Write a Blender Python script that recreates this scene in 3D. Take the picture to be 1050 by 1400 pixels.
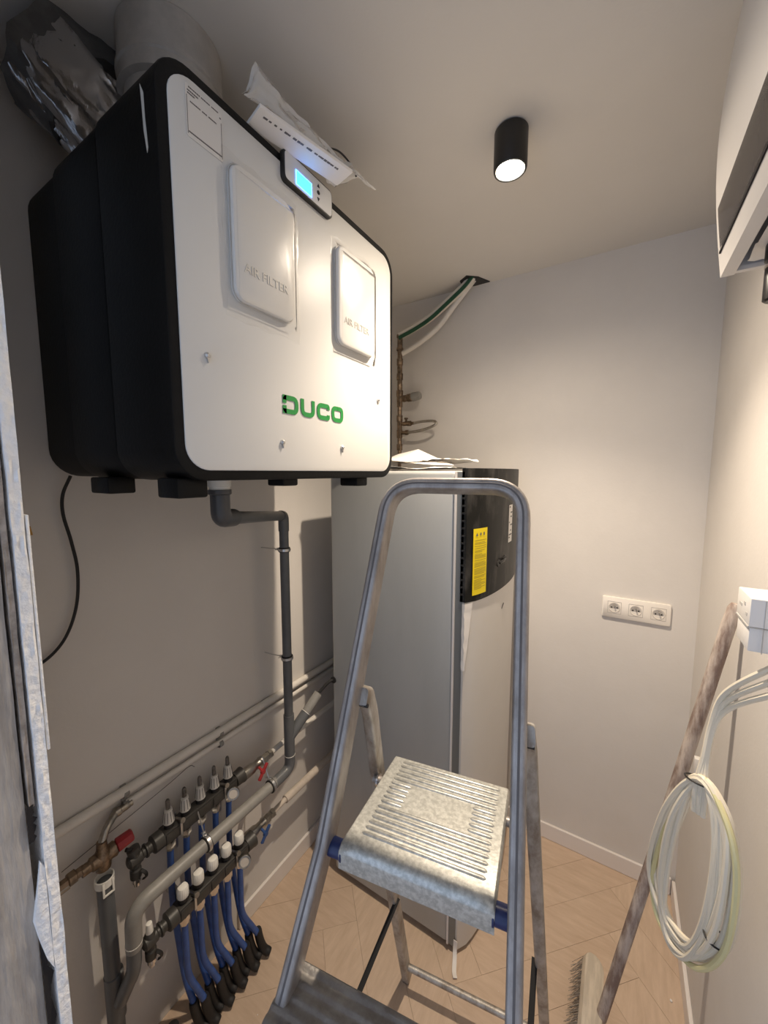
import bpy, bmesh, math, random
from mathutils import Vector, Matrix, noise
random.seed(7)
for o in list(bpy.data.objects):
    bpy.data.objects.remove(o)
SC = bpy.context.scene
COL = SC.collection
PI = math.pi
V = Vector

# ------------------------------------------------------------------ camera
cam_d = bpy.data.cameras.new('camera')
cam = bpy.data.objects.new('camera', cam_d)
COL.objects.link(cam)
cam_d.sensor_fit = 'HORIZONTAL'
cam_d.sensor_width = 36.0
cam_d.lens = 36.0 * 526.0 / 1050.0
cam_d.clip_start = 0.02
cam.location = (0, 0, 1.65)
cam.rotation_euler = (math.radians(90 - 5.86), 0, math.radians(31.6))
SC.camera = cam

# ------------------------------------------------------------------ world
w = bpy.data.worlds.new('world')
SC.world = w
w.use_nodes = True
wb = w.node_tree.nodes['Background']
wb.inputs[0].default_value = (0.60, 0.74, 1.0, 1)
wb.inputs[1].default_value = 1.0

# ------------------------------------------------------------------ lamps of the room
LX, LY, LZ = -0.272, 1.03, 2.388
def spot(name, loc, power, size, blend, col, r=0.02):
    l = bpy.data.lights.new(name, 'SPOT')
    l.energy = power; l.spot_size = math.radians(size); l.spot_blend = blend
    l.color = col; l.shadow_soft_size = r
    o = bpy.data.objects.new(name, l); COL.objects.link(o)
    o.location = loc
    return o
spot('downlight_beam', (LX, LY, LZ - 0.018), 24, 165, 1.0, (1.0, 0.84, 0.66))
spot('downlight_core', (LX, LY, LZ - 0.018), 50, 108, 0.75, (1.0, 0.84, 0.66))

# ------------------------------------------------------------------ exposure
SC.view_settings.view_transform = 'Standard'
SC.view_settings.look = 'None'
SC.view_settings.gamma = 1
SC.view_settings.use_curve_mapping = False
SC.view_settings.exposure = 0.33

# ------------------------------------------------------------------ materials
def mat(name, col, rough=0.5, metal=0.0, var=0.0, vscale=20.0, bump=0.0, bscale=60.0,
        col2=None, emis=None, estr=0.0, stretch=(1, 1, 1), spec=0.5, aniso_bump=False, trans=0.0, edge=(0.4, 0.6)):
    m = bpy.data.materials.new(name); m.use_nodes = True
    nt = m.node_tree; N = nt.nodes; L = nt.links
    b = N['Principled BSDF']
    b.inputs['Base Color'].default_value = (*col, 1)
    b.inputs['Roughness'].default_value = rough
    b.inputs['Metallic'].default_value = metal
    b.inputs['Specular IOR Level'].default_value = spec
    if trans: b.inputs['Transmission Weight'].default_value = trans
    if emis:
        b.inputs['Emission Color'].default_value = (*emis, 1)
        b.inputs['Emission Strength'].default_value = estr
    tc = N.new('ShaderNodeTexCoord'); mp = N.new('ShaderNodeMapping')
    mp.inputs['Scale'].default_value = stretch
    L.new(tc.outputs['Object'], mp.inputs['Vector'])
    if var or col2:
        n = N.new('ShaderNodeTexNoise'); n.inputs['Scale'].default_value = vscale
        n.inputs['Detail'].default_value = 6; n.inputs['Roughness'].default_value = 0.65
        L.new(mp.outputs[0], n.inputs['Vector'])
        r = N.new('ShaderNodeValToRGB')
        c2 = col2 if col2 else tuple(max(0, c * (1 - var)) for c in col)
        r.color_ramp.elements[0].position = edge[0]; r.color_ramp.elements[1].position = edge[1]
        r.color_ramp.elements[0].color = (*c2, 1); r.color_ramp.elements[1].color = (*col, 1)
        L.new(n.outputs['Fac'], r.inputs['Fac']); L.new(r.outputs[0], b.inputs['Base Color'])
    if bump:
        n2 = N.new('ShaderNodeTexNoise'); n2.inputs['Scale'].default_value = bscale
        n2.inputs['Detail'].default_value = 5
        L.new(mp.outputs[0], n2.inputs['Vector'])
        bp = N.new('ShaderNodeBump'); bp.inputs['Strength'].default_value = bump
        bp.inputs['Distance'].default_value = 0.004
        L.new(n2.outputs['Fac'], bp.inputs['Height']); L.new(bp.outputs[0], b.inputs['Normal'])
    return m
M = {}
M['wall'] = mat('painted_plaster', (0.70, 0.665, 0.625), 0.85, var=0.04, vscale=3, bump=0.08, bscale=120)
M['ceil'] = mat('ceiling_plaster', (0.66, 0.63, 0.59), 0.9, var=0.03, vscale=2, bump=0.05, bscale=150)
M['skirt'] = mat('white_skirting_paint', (0.80, 0.75, 0.71), 0.45)
M['subfloor'] = mat('dark_floor_joint', (0.42, 0.30, 0.21), 0.9)
M['oak'] = mat('pale_oak_vinyl', (0.62, 0.475, 0.355), 0.42, col2=(0.51, 0.375, 0.27), vscale=7, stretch=(1.2, 7, 1), bump=0.04, bscale=90, edge=(0.3, 0.7))
M['oak2'] = mat('pale_oak_vinyl_light', (0.65, 0.50, 0.375), 0.42, col2=(0.53, 0.395, 0.285), vscale=7, stretch=(7, 1.2, 1), bump=0.04, bscale=90, edge=(0.3, 0.7))
M['rough_plaster'] = mat('rough_white_plaster', (0.96, 0.96, 0.96), 0.9, var=0.06, vscale=60, bump=0.9, bscale=90)
M['old_timber'] = mat('weathered_jamb_board', (0.50, 0.47, 0.44), 0.85, col2=(0.29, 0.27, 0.255), vscale=16, stretch=(3, 3, 0.35), bump=0.8, bscale=30, edge=(0.35, 0.65))
M['beige_strip'] = mat('beige_render_strip', (0.50, 0.43, 0.37), 0.9, var=0.35, vscale=45, bump=0.6, bscale=80)
M['gap'] = mat('dark_gap', (0.015, 0.012, 0.012), 0.9)
M['foam'] = mat('black_foam_shell', (0.0050, 0.0050, 0.0052), 0.5, var=0.4, vscale=9, bump=0.12, bscale=140, spec=0.22)
M['panel'] = mat('white_coated_panel', (0.70, 0.69, 0.66), 0.42, bump=0.015, bscale=8, spec=0.35)
M['cover'] = mat('white_filter_cover', (0.74, 0.725, 0.69), 0.36)
M['emboss'] = mat('embossed_letter', (0.50, 0.485, 0.46), 0.4)
M['green'] = mat('green_print', (0.02, 0.23, 0.05), 0.4)
M['black'] = mat('black_plastic', (0.010, 0.010, 0.010), 0.35)
M['blackrub'] = mat('black_rubber', (0.014, 0.013, 0.013), 0.6)
M['lcd'] = mat('lit_display', (0.02, 0.3, 0.4), 0.3, emis=(0.05, 0.50, 1.0), estr=2.6)
M['lcdglow'] = mat('display_glow_rim', (0.05, 0.25, 0.5), 0.3, emis=(0.05, 0.22, 1.0), estr=9)  # rim glow stronger than the screen, added to cast blue on the booklet
M['grey_print'] = mat('grey_print', (0.12, 0.11, 0.11), 0.6)
M['label'] = mat('paper_label', (0.72, 0.70, 0.67), 0.5)
M['pvc'] = mat('grey_pvc', (0.125, 0.13, 0.135), 0.38, var=0.15, vscale=12)
M['pvc_light'] = mat('light_grey_pvc', (0.27, 0.26, 0.24), 0.45, var=0.15, vscale=14)
M['pvc_dark'] = mat('dark_grey_pvc', (0.075, 0.078, 0.085), 0.34, var=0.15, vscale=12)
M['white_pl'] = mat('white_plastic', (0.80, 0.78, 0.72), 0.4)
M['cream_pl'] = mat('cream_plastic_pipe', (0.76, 0.72, 0.66), 0.42, var=0.08, vscale=10)
M['clampm'] = mat('zinc_clamp', (0.62, 0.62, 0.62), 0.3, 1.0)
M['chrome'] = mat('chrome_fitting', (0.78, 0.74, 0.70), 0.16, 1.0)
M['nickel'] = mat('dull_nickel', (0.50, 0.47, 0.42), 0.35, 1.0, var=0.25, vscale=40)
M['brass'] = mat('dull_brass', (0.36, 0.27, 0.19), 0.4, 1.0, var=0.5, vscale=50)
M['red'] = mat('red_handle', (0.36, 0.03, 0.035), 0.4)
M['blueh'] = mat('blue_handle', (0.03, 0.08, 0.24), 0.4)
M['tube'] = mat('blue_heating_tube', (0.035, 0.10, 0.34), 0.42, var=0.25, vscale=30)
M['manif'] = mat('dark_manifold_body', (0.045, 0.042, 0.038), 0.45, var=0.2, vscale=30)
M['flow'] = mat('off_white_flow_knob', (0.62, 0.60, 0.56), 0.4)
M['glass'] = mat('sight_glass', (0.30, 0.27, 0.24), 0.1, trans=0.6)
M['dial'] = mat('gauge_dial', (0.55, 0.50, 0.44), 0.3)
M['tank'] = mat('brushed_grey_sheet', (0.45, 0.455, 0.44), 0.38, 0.15, var=0.06, vscale=6, stretch=(1, 1, 0.3))
M['tank_edge'] = mat('grey_trim_strip', (0.22, 0.23, 0.23), 0.35, 0.4)
M['tank_white'] = mat('white_front_sheet', (0.66, 0.635, 0.595), 0.35, var=0.03, vscale=4)
M['cap'] = mat('dusty_black_cowl', (0.018, 0.017, 0.016), 0.42, spec=0.14, col2=(0.085, 0.08, 0.075), vscale=9, stretch=(2, 2, 0.7), edge=(0.36, 0.66))
for e in M['cap'].node_tree.nodes:
    if e.type == 'VALTORGB':
        e.color_ramp.elements[0].color = (0.012, 0.012, 0.011, 1); e.color_ramp.elements[1].color = (0.075, 0.07, 0.065, 1)
        e.color_ramp.elements[0].position = 0.50; e.color_ramp.elements[1].position = 0.78
M['yellow'] = mat('yellow_warning_label', (0.85, 0.66, 0.0), 0.5)
M['yprint'] = mat('label_print', (0.40, 0.30, 0.02), 0.6)
M['paper'] = mat('white_paper', (0.80, 0.765, 0.72), 0.7, bump=0.25, bscale=20)
M['alu'] = mat('worn_aluminium', (0.42, 0.39, 0.37), 0.45, 0.55, col2=(0.24, 0.215, 0.195), vscale=28, stretch=(1, 1, 0.35), bump=0.15, bscale=160, edge=(0.3, 0.62))
M['alu_dirty'] = mat('dusty_aluminium', (0.50, 0.48, 0.45), 0.5, 0.6, col2=(0.26, 0.22, 0.18), vscale=26, stretch=(1, 1, 0.4), bump=0.2, bscale=150, edge=(0.36, 0.6))
M['groove'] = mat('dark_groove', (0.13, 0.12, 0.12), 0.7)
M['plat'] = mat('speckled_aluminium_platform', (0.60, 0.60, 0.56), 0.40, 0.6, col2=(0.42, 0.42, 0.39), vscale=110, bump=0.06, bscale=200, edge=(0.40, 0.60))
M['tread'] = mat('scuffed_tread', (0.42, 0.41, 0.40), 0.42, 0.8, col2=(0.27, 0.25, 0.235), vscale=30, bump=0.15, bscale=160, edge=(0.3, 0.65))
M['sleeve'] = mat('navy_plastic', (0.010, 0.022, 0.10), 0.35)
M['strap'] = mat('black_webbing', (0.008, 0.007, 0.007), 0.8)
M['pole'] = mat('dirty_wood_pole', (0.56, 0.48, 0.42), 0.7, col2=(0.24, 0.17, 0.14), vscale=34, stretch=(1, 1, 0.22), bump=0.5, bscale=80, edge=(0.42, 0.60))
M['block'] = mat('pale_wood_block', (0.66, 0.58, 0.47), 0.6, var=0.2, vscale=18, stretch=(4, 0.6, 4))
M['bristle'] = mat('grey_bristles', (0.60, 0.54, 0.47), 0.8, var=0.35, vscale=90)
M['cable'] = mat('white_cable_sheath', (0.80, 0.73, 0.59), 0.4)
M['cable_y'] = mat('yellowish_cable_sheath', (0.72, 0.66, 0.36), 0.4)
M['box'] = mat('white_junction_plastic', (0.80, 0.775, 0.74), 0.4)
M['seam_and_shade'] = mat('seam_line_and_shade', (0.42, 0.39, 0.36), 0.6)  # seams, and the painted shade in the socket wells
M['sock'] = mat('cream_socket_plastic', (0.82, 0.77, 0.70), 0.32)
M['well'] = mat('socket_well', (0.70, 0.65, 0.58), 0.35)
M['hole'] = mat('dark_hole', (0.02, 0.018, 0.016), 0.6)
M['smoke'] = mat('smoked_window', (0.17, 0.155, 0.15), 0.12)
M['cab'] = mat('white_cabinet', (0.62, 0.60, 0.585), 0.4, bump=0.03, bscale=60)
M['duct'] = mat('galvanised_duct', (0.50, 0.47, 0.43), 0.45, 0.2, var=0.2, vscale=10)
M['foil'] = mat('crumpled_foil', (0.55, 0.55, 0.56), 0.24, 1.0, bump=0.9, bscale=26, stretch=(2,2,.7))
M['foil_dull'] = mat('grey_duct_sleeve', (0.13, 0.125, 0.12), 0.7, var=0.3, vscale=20, bump=0.6, bscale=35)
M['lampb'] = mat('black_lamp_body', (0.010, 0.0095, 0.009), 0.4)
M['bulb'] = mat('lit_bulb', (1, 1, 1), 0.3, emis=(1.0, 0.93, 0.80), estr=30)
M['reflector'] = mat('lamp_reflector', (0.9, 0.85, 0.7), 0.2, emis=(1.0, 0.85, 0.55), estr=1.6)
M['tape'] = mat('orange_tape', (0.55, 0.30, 0.07), 0.6)
M['green_pipe'] = mat('green_insulation', (0.02, 0.085, 0.045), 0.6)
M['crumb'] = mat('plaster_crumb', (0.85, 0.82, 0.78), 0.9)
M['insul'] = mat('beige_insulation', (0.60, 0.52, 0.44), 0.8, var=0.15, vscale=30)
M['scratch'] = mat('pale_scuff', (0.62, 0.60, 0.55), 0.7)
def film_mat():
    m = bpy.data.materials.new('clear_film'); m.use_nodes = True
    nt = m.node_tree; N = nt.nodes; L = nt.links
    N.remove(N['Principled BSDF']); out = N['Material Output']
    t = N.new('ShaderNodeBsdfTransparent'); g = N.new('ShaderNodeBsdfGlossy'); g.inputs['Roughness'].default_value = 0.22
    d = N.new('ShaderNodeBsdfDiffuse'); d.inputs['Color'].default_value = (0.8, 0.78, 0.74, 1)
    fr = N.new('ShaderNodeFresnel'); fr.inputs['IOR'].default_value = 1.10
    n = N.new('ShaderNodeTexNoise'); n.inputs['Scale'].default_value = 12
    bp = N.new('ShaderNodeBump'); bp.inputs['Strength'].default_value = 0.25; bp.inputs['Distance'].default_value = 0.003
    L.new(n.outputs['Fac'], bp.inputs['Height']); L.new(bp.outputs[0], g.inputs['Normal'])
    m1 = N.new('ShaderNodeMixShader'); m1.inputs[0].default_value = 0.10
    L.new(t.outputs[0], m1.inputs[1]); L.new(d.outputs[0], m1.inputs[2])
    m2 = N.new('ShaderNodeMixShader')
    L.new(fr.outputs[0], m2.inputs[0]); L.new(m1.outputs[0], m2.inputs[1]); L.new(g.outputs[0], m2.inputs[2])
    L.new(m2.outputs[0], out.inputs['Surface'])
    return m
M['film'] = film_mat()

# ------------------------------------------------------------------ mesh helpers (all coordinates in metres, world axes)
def origin(p):
    o = V((0, 0, 0))
    while p:
        o += p.location; p = p.parent
    return o
def obj(name, bm, m, parent=None, smooth=True, angle=40):
    me = bpy.data.meshes.new(name)
    bmesh.ops.recalc_face_normals(bm, faces=bm.faces)
    o0 = origin(parent)
    if o0.length: bmesh.ops.translate(bm, vec=-o0, verts=bm.verts)
    if smooth:
        for f in bm.faces: f.smooth = True
        lim = math.radians(angle)
        for e in bm.edges:
            if len(e.link_faces) == 2 and e.calc_face_angle(0) > lim: e.smooth = False
    bm.to_mesh(me); bm.free()
    me.materials.append(m)
    o = bpy.data.objects.new(name, me); COL.objects.link(o)
    if parent: o.parent = parent
    return o
def thing(name, label, cat, loc, group=None):
    o = bpy.data.objects.new(name, None); COL.objects.link(o)
    o.location = loc; o.empty_display_size = 0.05
    o['label'] = label; o['category'] = cat
    if group: o['group'] = group
    return o
def tag(o, label, cat, group=None):
    o['label'] = label; o['category'] = cat
    if group: o['group'] = group
    return o
def struct(name, bm, m, label, cat='room'):
    o = obj(name, bm, m, None, smooth=False)
    o['kind'] = 'structure'; o['label'] = label; o['category'] = cat
    return o
def B(): return bmesh.new()
def box(bm, lo, hi, bevel=0.0, seg=2):
    r = bmesh.ops.create_cube(bm, size=1)
    c = [(lo[i] + hi[i]) / 2 for i in range(3)]; s = [abs(hi[i] - lo[i]) for i in range(3)]
    bmesh.ops.scale(bm, vec=s, verts=r['verts']); bmesh.ops.translate(bm, vec=c, verts=r['verts'])
    if bevel:
        es = list({e for v in r['verts'] for e in v.link_edges})
        bmesh.ops.bevel(bm, geom=es, offset=bevel, segments=seg, affect='EDGES', profile=0.5)
    return bm
def obox(bm, c, u, v, n, su, sv, sn, bevel=0.0):
    t = bmesh.new(); box(t, (-su/2, -sv/2, -sn/2), (su/2, sv/2, sn/2), bevel)
    mt = Matrix((u, v, n)).transposed().to_4x4(); mt.translation = V(c)
    bmesh.ops.transform(t, matrix=mt, verts=t.verts); merge(bm, t)
    return bm
def merge(bm, t):
    me = bpy.data.meshes.new('tmp'); t.to_mesh(me); t.free(); bm.from_mesh(me); bpy.data.meshes.remove(me)
def cr(pts, n=8):
    P = [V(p) for p in pts]; P = [P[0] * 2 - P[1]] + P + [P[-1] * 2 - P[-2]]
    out = []
    for i in range(1, len(P) - 2):
        for k in range(n):
            t = k / n; a, b, c, d = P[i-1], P[i], P[i+1], P[i+2]
            out.append(0.5 * ((2*b) + (c - a)*t + (2*a - 5*b + 4*c - d)*t*t + (3*b - a - 3*c + d)*t*t*t))
    out.append(P[-2].copy()); return out
def elbow(pts, r, n=6):
    """round the inner corners of a polyline with radius-ish r"""
    P = [V(p) for p in pts]; out = [P[0]]
    for i in range(1, len(P) - 1):
        a = (P[i-1] - P[i]); b = (P[i+1] - P[i]); k = min(r, a.length * .49, b.length * .49)
        s = P[i] + a.normalized() * k; e = P[i] + b.normalized() * k
        for j in range(n + 1):
            t = j / n; out.append(s.lerp(P[i], t).lerp(P[i].lerp(e, t), t))
    out.append(P[-1]); return out
def sweep(bm, pts, prof, ref=None, closed=False, cap=True, radii=None):
    P = [V(p) for p in pts]; n = len(P); rings = []
    T = []
    for i in range(n):
        a = P[(i-1) % n] if (closed or i) else P[i]; b = P[(i+1) % n] if (closed or i < n-1) else P[i]
        T.append((b - a).normalized())
    if ref is None:
        x = T[0].orthogonal().normalized()
    for i in range(n):
        if ref is not None:
            x = V(ref); x = (x - T[i] * x.dot(T[i])).normalized()
        else:
            x = (x - T[i] * x.dot(T[i])).normalized()
        y = T[i].cross(x)
        s = radii[i] if radii else 1.0
        rings.append([bm.verts.new(P[i] + (x * p[0] + y * p[1]) * s) for p in prof])
    m = len(prof)
    for i in range(n if closed else n - 1):
        A = rings[i]; C = rings[(i+1) % n]
        for j in range(m):
            bm.faces.new((A[j], A[(j+1) % m], C[(j+1) % m], C[j]))
    if cap and not closed:
        bm.faces.new(rings[0]); bm.faces.new(rings[-1][::-1])
    return bm
def circ(r, n=14): return [(r * math.cos(2*PI*i/n), r * math.sin(2*PI*i/n)) for i in range(n)]
def tube(bm, pts, r, n=12, radii=None, closed=False):
    if radii: return sweep(bm, pts, circ(1, n), radii=radii, closed=closed)
    return sweep(bm, pts, circ(r, n), closed=closed)
def cyl(bm, a, b, r, n=16, r2=None, bev=0.0):
    a = V(a); b = V(b); r2 = r if r2 is None else r2
    if bev:
        d = (b - a).normalized() * bev
        return tube(bm, [a, a + d, b - d, b], 1, n, radii=[r - bev, r, r2, r2 - bev])
    return tube(bm, [a, b], 1, n, radii=[r, r2])
def lathe(bm, c, axis, prof, n=20):
    """prof = [(distance along axis, radius)...]"""
    a = V(axis).normalized(); c = V(c)
    return tube(bm, [c + a * h for h, r in prof], 1, n, radii=[max(r, 1e-4) for h, r in prof]) if _mono(prof) else _lathe2(bm, c, a, prof, n)
def _mono(p): return all(p[i+1][0] > p[i][0] + 1e-7 for i in range(len(p)-1))
def _lathe2(bm, c, a, prof, n):
    c = V(c); a = V(a).normalized(); x = a.orthogonal().normalized(); y = a.cross(x); rings = []
    for h, r in prof:
        rings.append([bm.verts.new(c + a*h + (x*math.cos(2*PI*k/n) + y*math.sin(2*PI*k/n)) * max(r, 1e-4)) for k in range(n)])
    for i in range(len(rings)-1):
        for k in range(n):
            bm.faces.new((rings[i][k], rings[i][(k+1) % n], rings[i+1][(k+1) % n], rings[i+1][k]))
    bm.faces.new(rings[0]); bm.faces.new(rings[-1][::-1]); return bm
def rr(hw, hh, r, n=6):
    out = []
    for cx, cy, a0 in ((hw-r, hh-r, 0), (-hw+r, hh-r, 90), (-hw+r, -hh+r, 180), (hw-r, -hh+r, 270)):
        for k in range(n+1):
            a = math.radians(a0 + 90*k/n); out.append((cx + r*math.cos(a), cy + r*math.sin(a)))
    return out
def extrude_poly(bm, pts2, c, u, v, n, t, bev=0.0):
    """pts2 in (u,v) plane at c, extruded by t along n, optional softened front rim"""
    c, u, v, n = V(c), V(u), V(v), V(n)
    lev = [(0, 1)] + ([(t - bev, 1), (t - bev*.3, 1 - 0.0), (t, 1)] if False else [(t, 1)])
    cen = V((sum(p[0] for p in pts2)/len(pts2), sum(p[1] for p in pts2)/len(pts2), 0))
    hs = [0, t - bev, t - bev * 0.3, t] if bev else [0, t]
    ins = [0, 0, bev * 0.3, bev] if bev else [0, 0]
    rings = []
    for h, k in zip(hs, ins):
        R = []
        for p in pts2:
            d = V((p[0]-cen.x, p[1]-cen.y, 0)); L = d.length
            q = cen + d * ((L - k)/L if L else 1)
            R.append(bm.verts.new(c + u*q.x + v*q.y + n*h))
        rings.append(R)
    m = len(pts2)
    for i in range(len(rings)-1):
        for j in range(m):
            bm.faces.new((rings[i][j], rings[i][(j+1) % m], rings[i+1][(j+1) % m], rings[i+1][j]))
    bm.faces.new(rings[0]); bm.faces.new(rings[-1][::-1]); return bm
def text_bm(s, size, c, u, v, n, depth=0.0006, font_shear=0):
    cu = bpy.data.curves.new('t', 'FONT'); cu.body = s; cu.size = size; cu.extrude = depth/2; cu.resolution_u = 2
    o = bpy.data.objects.new('t', cu); COL.objects.link(o)
    dg = bpy.context.evaluated_depsgraph_get(); me = bpy.data.meshes.new_from_object(o.evaluated_get(dg))
    bm = bmesh.new(); bm.from_mesh(me)
    bpy.data.objects.remove(o); bpy.data.meshes.remove(me)
    mt = Matrix((V(u), V(v), V(n))).transposed().to_4x4(); mt.translation = V(c)
    bmesh.ops.transform(bm, matrix=mt, verts=bm.verts); return bm
def copy_part(o, parent, off=V((0, 0, 0))):
    c = o.copy(); COL.objects.link(c); c.parent = parent; c.location = o.location + V(off); return c
def copy_tree(o, loc, label=None, group=None):
    r = o.copy(); COL.objects.link(r); r.location = loc
    if label: r['label'] = label
    if group: r['group'] = group
    for ch in list(o.children):
        c = ch.copy(); COL.objects.link(c); c.parent = r
        for g in ch.children:
            d = g.copy(); COL.objects.link(d); d.parent = c
    return r
EX, EY, EZ = V((1,0,0)), V((0,1,0)), V((0,0,1))

# ------------------------------------------------------------------ the room
XL, XR, YB, H = -1.10, 0.262, 1.745, 2.473
YF0, YF1 = 0.02, 0.163            # front wall with the door opening the photo is taken through
bm = B(); box(bm, (XL-.02, -1.2, -.05), (XR+.02, YB+.02, -.006))
floor = struct('floor', bm, M['subfloor'], 'herringbone floor of pale oak planks')
# herringbone planks clipped to the room
def clip(poly, ax, val, keep_less):
    out = []
    for i in range(len(poly)):
        a, b = poly[i], poly[(i+1) % len(poly)]
        ia = (a[ax] <= val) == keep_less; ib = (b[ax] <= val) == keep_less
        if ia: out.append(a)
        if ia != ib:
            t = (val - a[ax])/(b[ax]-a[ax]); out.append((a[0]+(b[0]-a[0])*t, a[1]+(b[1]-a[1])*t))
    return out
PW, PL = 0.125, 0.625
s2 = math.sqrt(.5); gap = 0.00035
offa, offb = 0.82, 1.252
def plank(a0, a1, b0, b1, m):
    a0 += gap; b0 += gap; a1 -= gap; b1 -= gap
    P = [((a-b)*s2, (a+b)*s2) for a, b in ((a0,b0),(a1,b0),(a1,b1),(a0,b1))]
    for ax, val, kl in ((0, XL+.001, False), (0, XR-.001, True), (1, -0.9, False), (1, YB-.001, True)):
        P = clip(P, ax, val, kl)
        if len(P) < 3: return
    ar = abs(sum(P[i][0]*P[(i+1)%len(P)][1]-P[(i+1)%len(P)][0]*P[i][1] for i in range(len(P))))/2
    if ar < 0.0008: return
    bm = B(); dz = random.uniform(-.0003, .0002)
    lo = [bm.verts.new((p[0], p[1], -.006)) for p in P]; hi = [bm.verts.new((p[0], p[1], dz)) for p in P]
    for i in range(len(P)): bm.faces.new((lo[i], lo[(i+1)%len(P)], hi[(i+1)%len(P)], hi[i]))
    bm.faces.new(lo[::-1]); bm.faces.new(hi)
    obj('floor_plank', bm, m, floor, smooth=False)
for k in range(-40, 41):
    for j in range(-5, 6):
        oa = offa + k*PW + j*PL; ob = offb + k*PW - j*PL
        if abs(oa) > 4 or abs(ob) > 4: continue
        plank(oa, oa+PL, ob, ob+PW, M['oak']); plank(oa, oa+PW, ob+PW, ob+PW+PL, M['oak2'])

bm = B(); box(bm, (XL-.1, -1.2, H), (XR+.1, YB+.1, H+.08)); ceiling = struct('ceiling', bm, M['ceil'], 'plain white ceiling')
bm = B(); box(bm, (XL-.1, YF1, -.05), (XL, YB+.1, H)); wl = struct('wall_left', bm, M['wall'], 'left wall behind the ventilation unit')
bm = B(); box(bm, (XL, YB, -.05), (XR+.1, YB+.1, H)); struct('wall_back', bm, M['wall'], 'back wall with sockets')
bm = B(); box(bm, (XR, -1.2, -.05), (XR+.1, YB, H)); wr = struct('wall_right', bm, M['wall'], 'right wall with cables')
def skirt(name, lo, hi, ax):
    bm = B(); box(bm, lo, hi, 0.003, 2)
    return struct(name, bm, M['skirt'], 'white baseboard', 'room')
skirt('baseboard_back', (XL+.012, YB-.012, 0), (XR-.013, YB-.0003, .072), 1)
skirt('baseboard_left', (XL+.0003, .775, 0), (XL+.012, YB-.013, .072), 0)
skirt('baseboard_right', (XR-.012, -.5, 0), (XR-.0003, YB-.013, .072), 0)

# hole in the ceiling where the pipes go up
bm = B(); pts = [(-.64,1.665),(-.60,1.635),(-.56,1.67),(-.53,1.735),(-.60,1.738),(-.645,1.72)]
extrude_poly(bm, pts, (0,0,H-.0035), EX, EY, EZ, .004); obj('pipe_hole', bm, M['hole'], ceiling, False)

# front wall, seen as the broken edge of the door opening on the far left
bm = B(); box(bm, (XL, YF0, -.05), (-.628, YF1-.026, H)); wf = struct('wall_front', bm, M['old_timber'], 'raw edge of the wall beside the door opening')
def rough_strip(x0, x1, y0, y1, z0, z1, amp, n=220, seed=0, yamp=None):
    """vertical strip with ragged edges; front faces +x"""
    bm = B(); rows = []
    yamp = amp if yamp is None else yamp
    for i in range(n+1):
        z = z0 + (z1-z0)*i/n
        f = lambda k, s=23: noise.noise(V((z*s, seed + k*7.3, k*1.7)))
        ya = y0 + yamp*f(1); yb = y1 + yamp*f(2)*.7
        row = [(x0, ya), (x1 + amp*f(3)*.6, ya + .001)]
        for q in (0.25, 0.5, 0.75): row.append((x1 + amp*f(4+q, 55)*.8, ya + (yb-ya)*q))
        row += [(x1 + amp*f(8)*.5, yb - .001), (x0, yb)]
        rows.append([bm.verts.new((a, b, z)) for a, b in row])
    m = len(rows[0])
    for i in range(n):
        for j in range(m):
            bm.faces.new((rows[i][j], rows[i][(j+1)%m], rows[i+1][(j+1)%m], rows[i+1][j]))
    bm.faces.new(rows[0]); bm.faces.new(rows[-1][::-1]); return bm
o = obj('plaster_edge', rough_strip(-.66, -.600, .1495, .1632, 0, H, .0035, 420, 1, .0008), M['rough_plaster'], wf)
o['label'] = 'rough bright white plaster edge'
o = obj('render_strip', rough_strip(-.66, -.6035, .1405, .1482, 1.235, H, .0022, 200, 5, .0009), M['beige_strip'], wf)
o['label'] = 'beige rough strip beside the white plaster'
o = obj('timber_board', rough_strip(-.66, -.605, .020, .1392, 0, H, .004, 220, 9, .0006), M['old_timber'], wf)
o['label'] = 'grey cracked weathered face'
bm = B()
for (ya, yb, za, zb) in ((.1385,.1478,1.19,1.238),(.1385,.149,.90,1.06),(.1385,.150,.6,.86)):
    n = 10
    up = [( ya+(yb-ya)*(.5+.5*noise.noise(V((i*.9, za*9, 2)))) , za+(zb-za)*i/n) for i in range(n+1)]
    pts = [(ya, za)] + [(p[0]+.002, p[1]) for p in up] + [(ya, zb)]
    extrude_poly(bm, pts, (-.604, 0, 0), EY, EZ, EX, .0012)
obj('crack', bm, M['gap'], wf, False)
bm = B(); extrude_poly(bm, [(.1500,1.00),(.1500,1.15),(.146,1.16),(.141,1.125),(.1345,1.085),(.139,1.05),(.144,1.02)], (-.6045,0,0), EY, EZ, EX, .004, .002)
obj('plaster_smear', bm, M['rough_plaster'], wf)
bm = B(); box(bm, (-.640,.1635,1.30),(-.6005,.1665,1.60),.001); o = obj('plaster_flake', bm, M['rough_plaster'], wf)
# orange tape on the left wall
bm = B(); extrude_poly(bm, [(.285,1.512),(.309,1.513),(.306,1.533),(.285,1.538)], (XL+.0002,0,0), EY, EZ, EX, .0006)
tag(obj('tape_scrap', bm, M['tape'], None, False), 'small orange tape scrap on the left wall below the black unit', 'tape')

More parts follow.
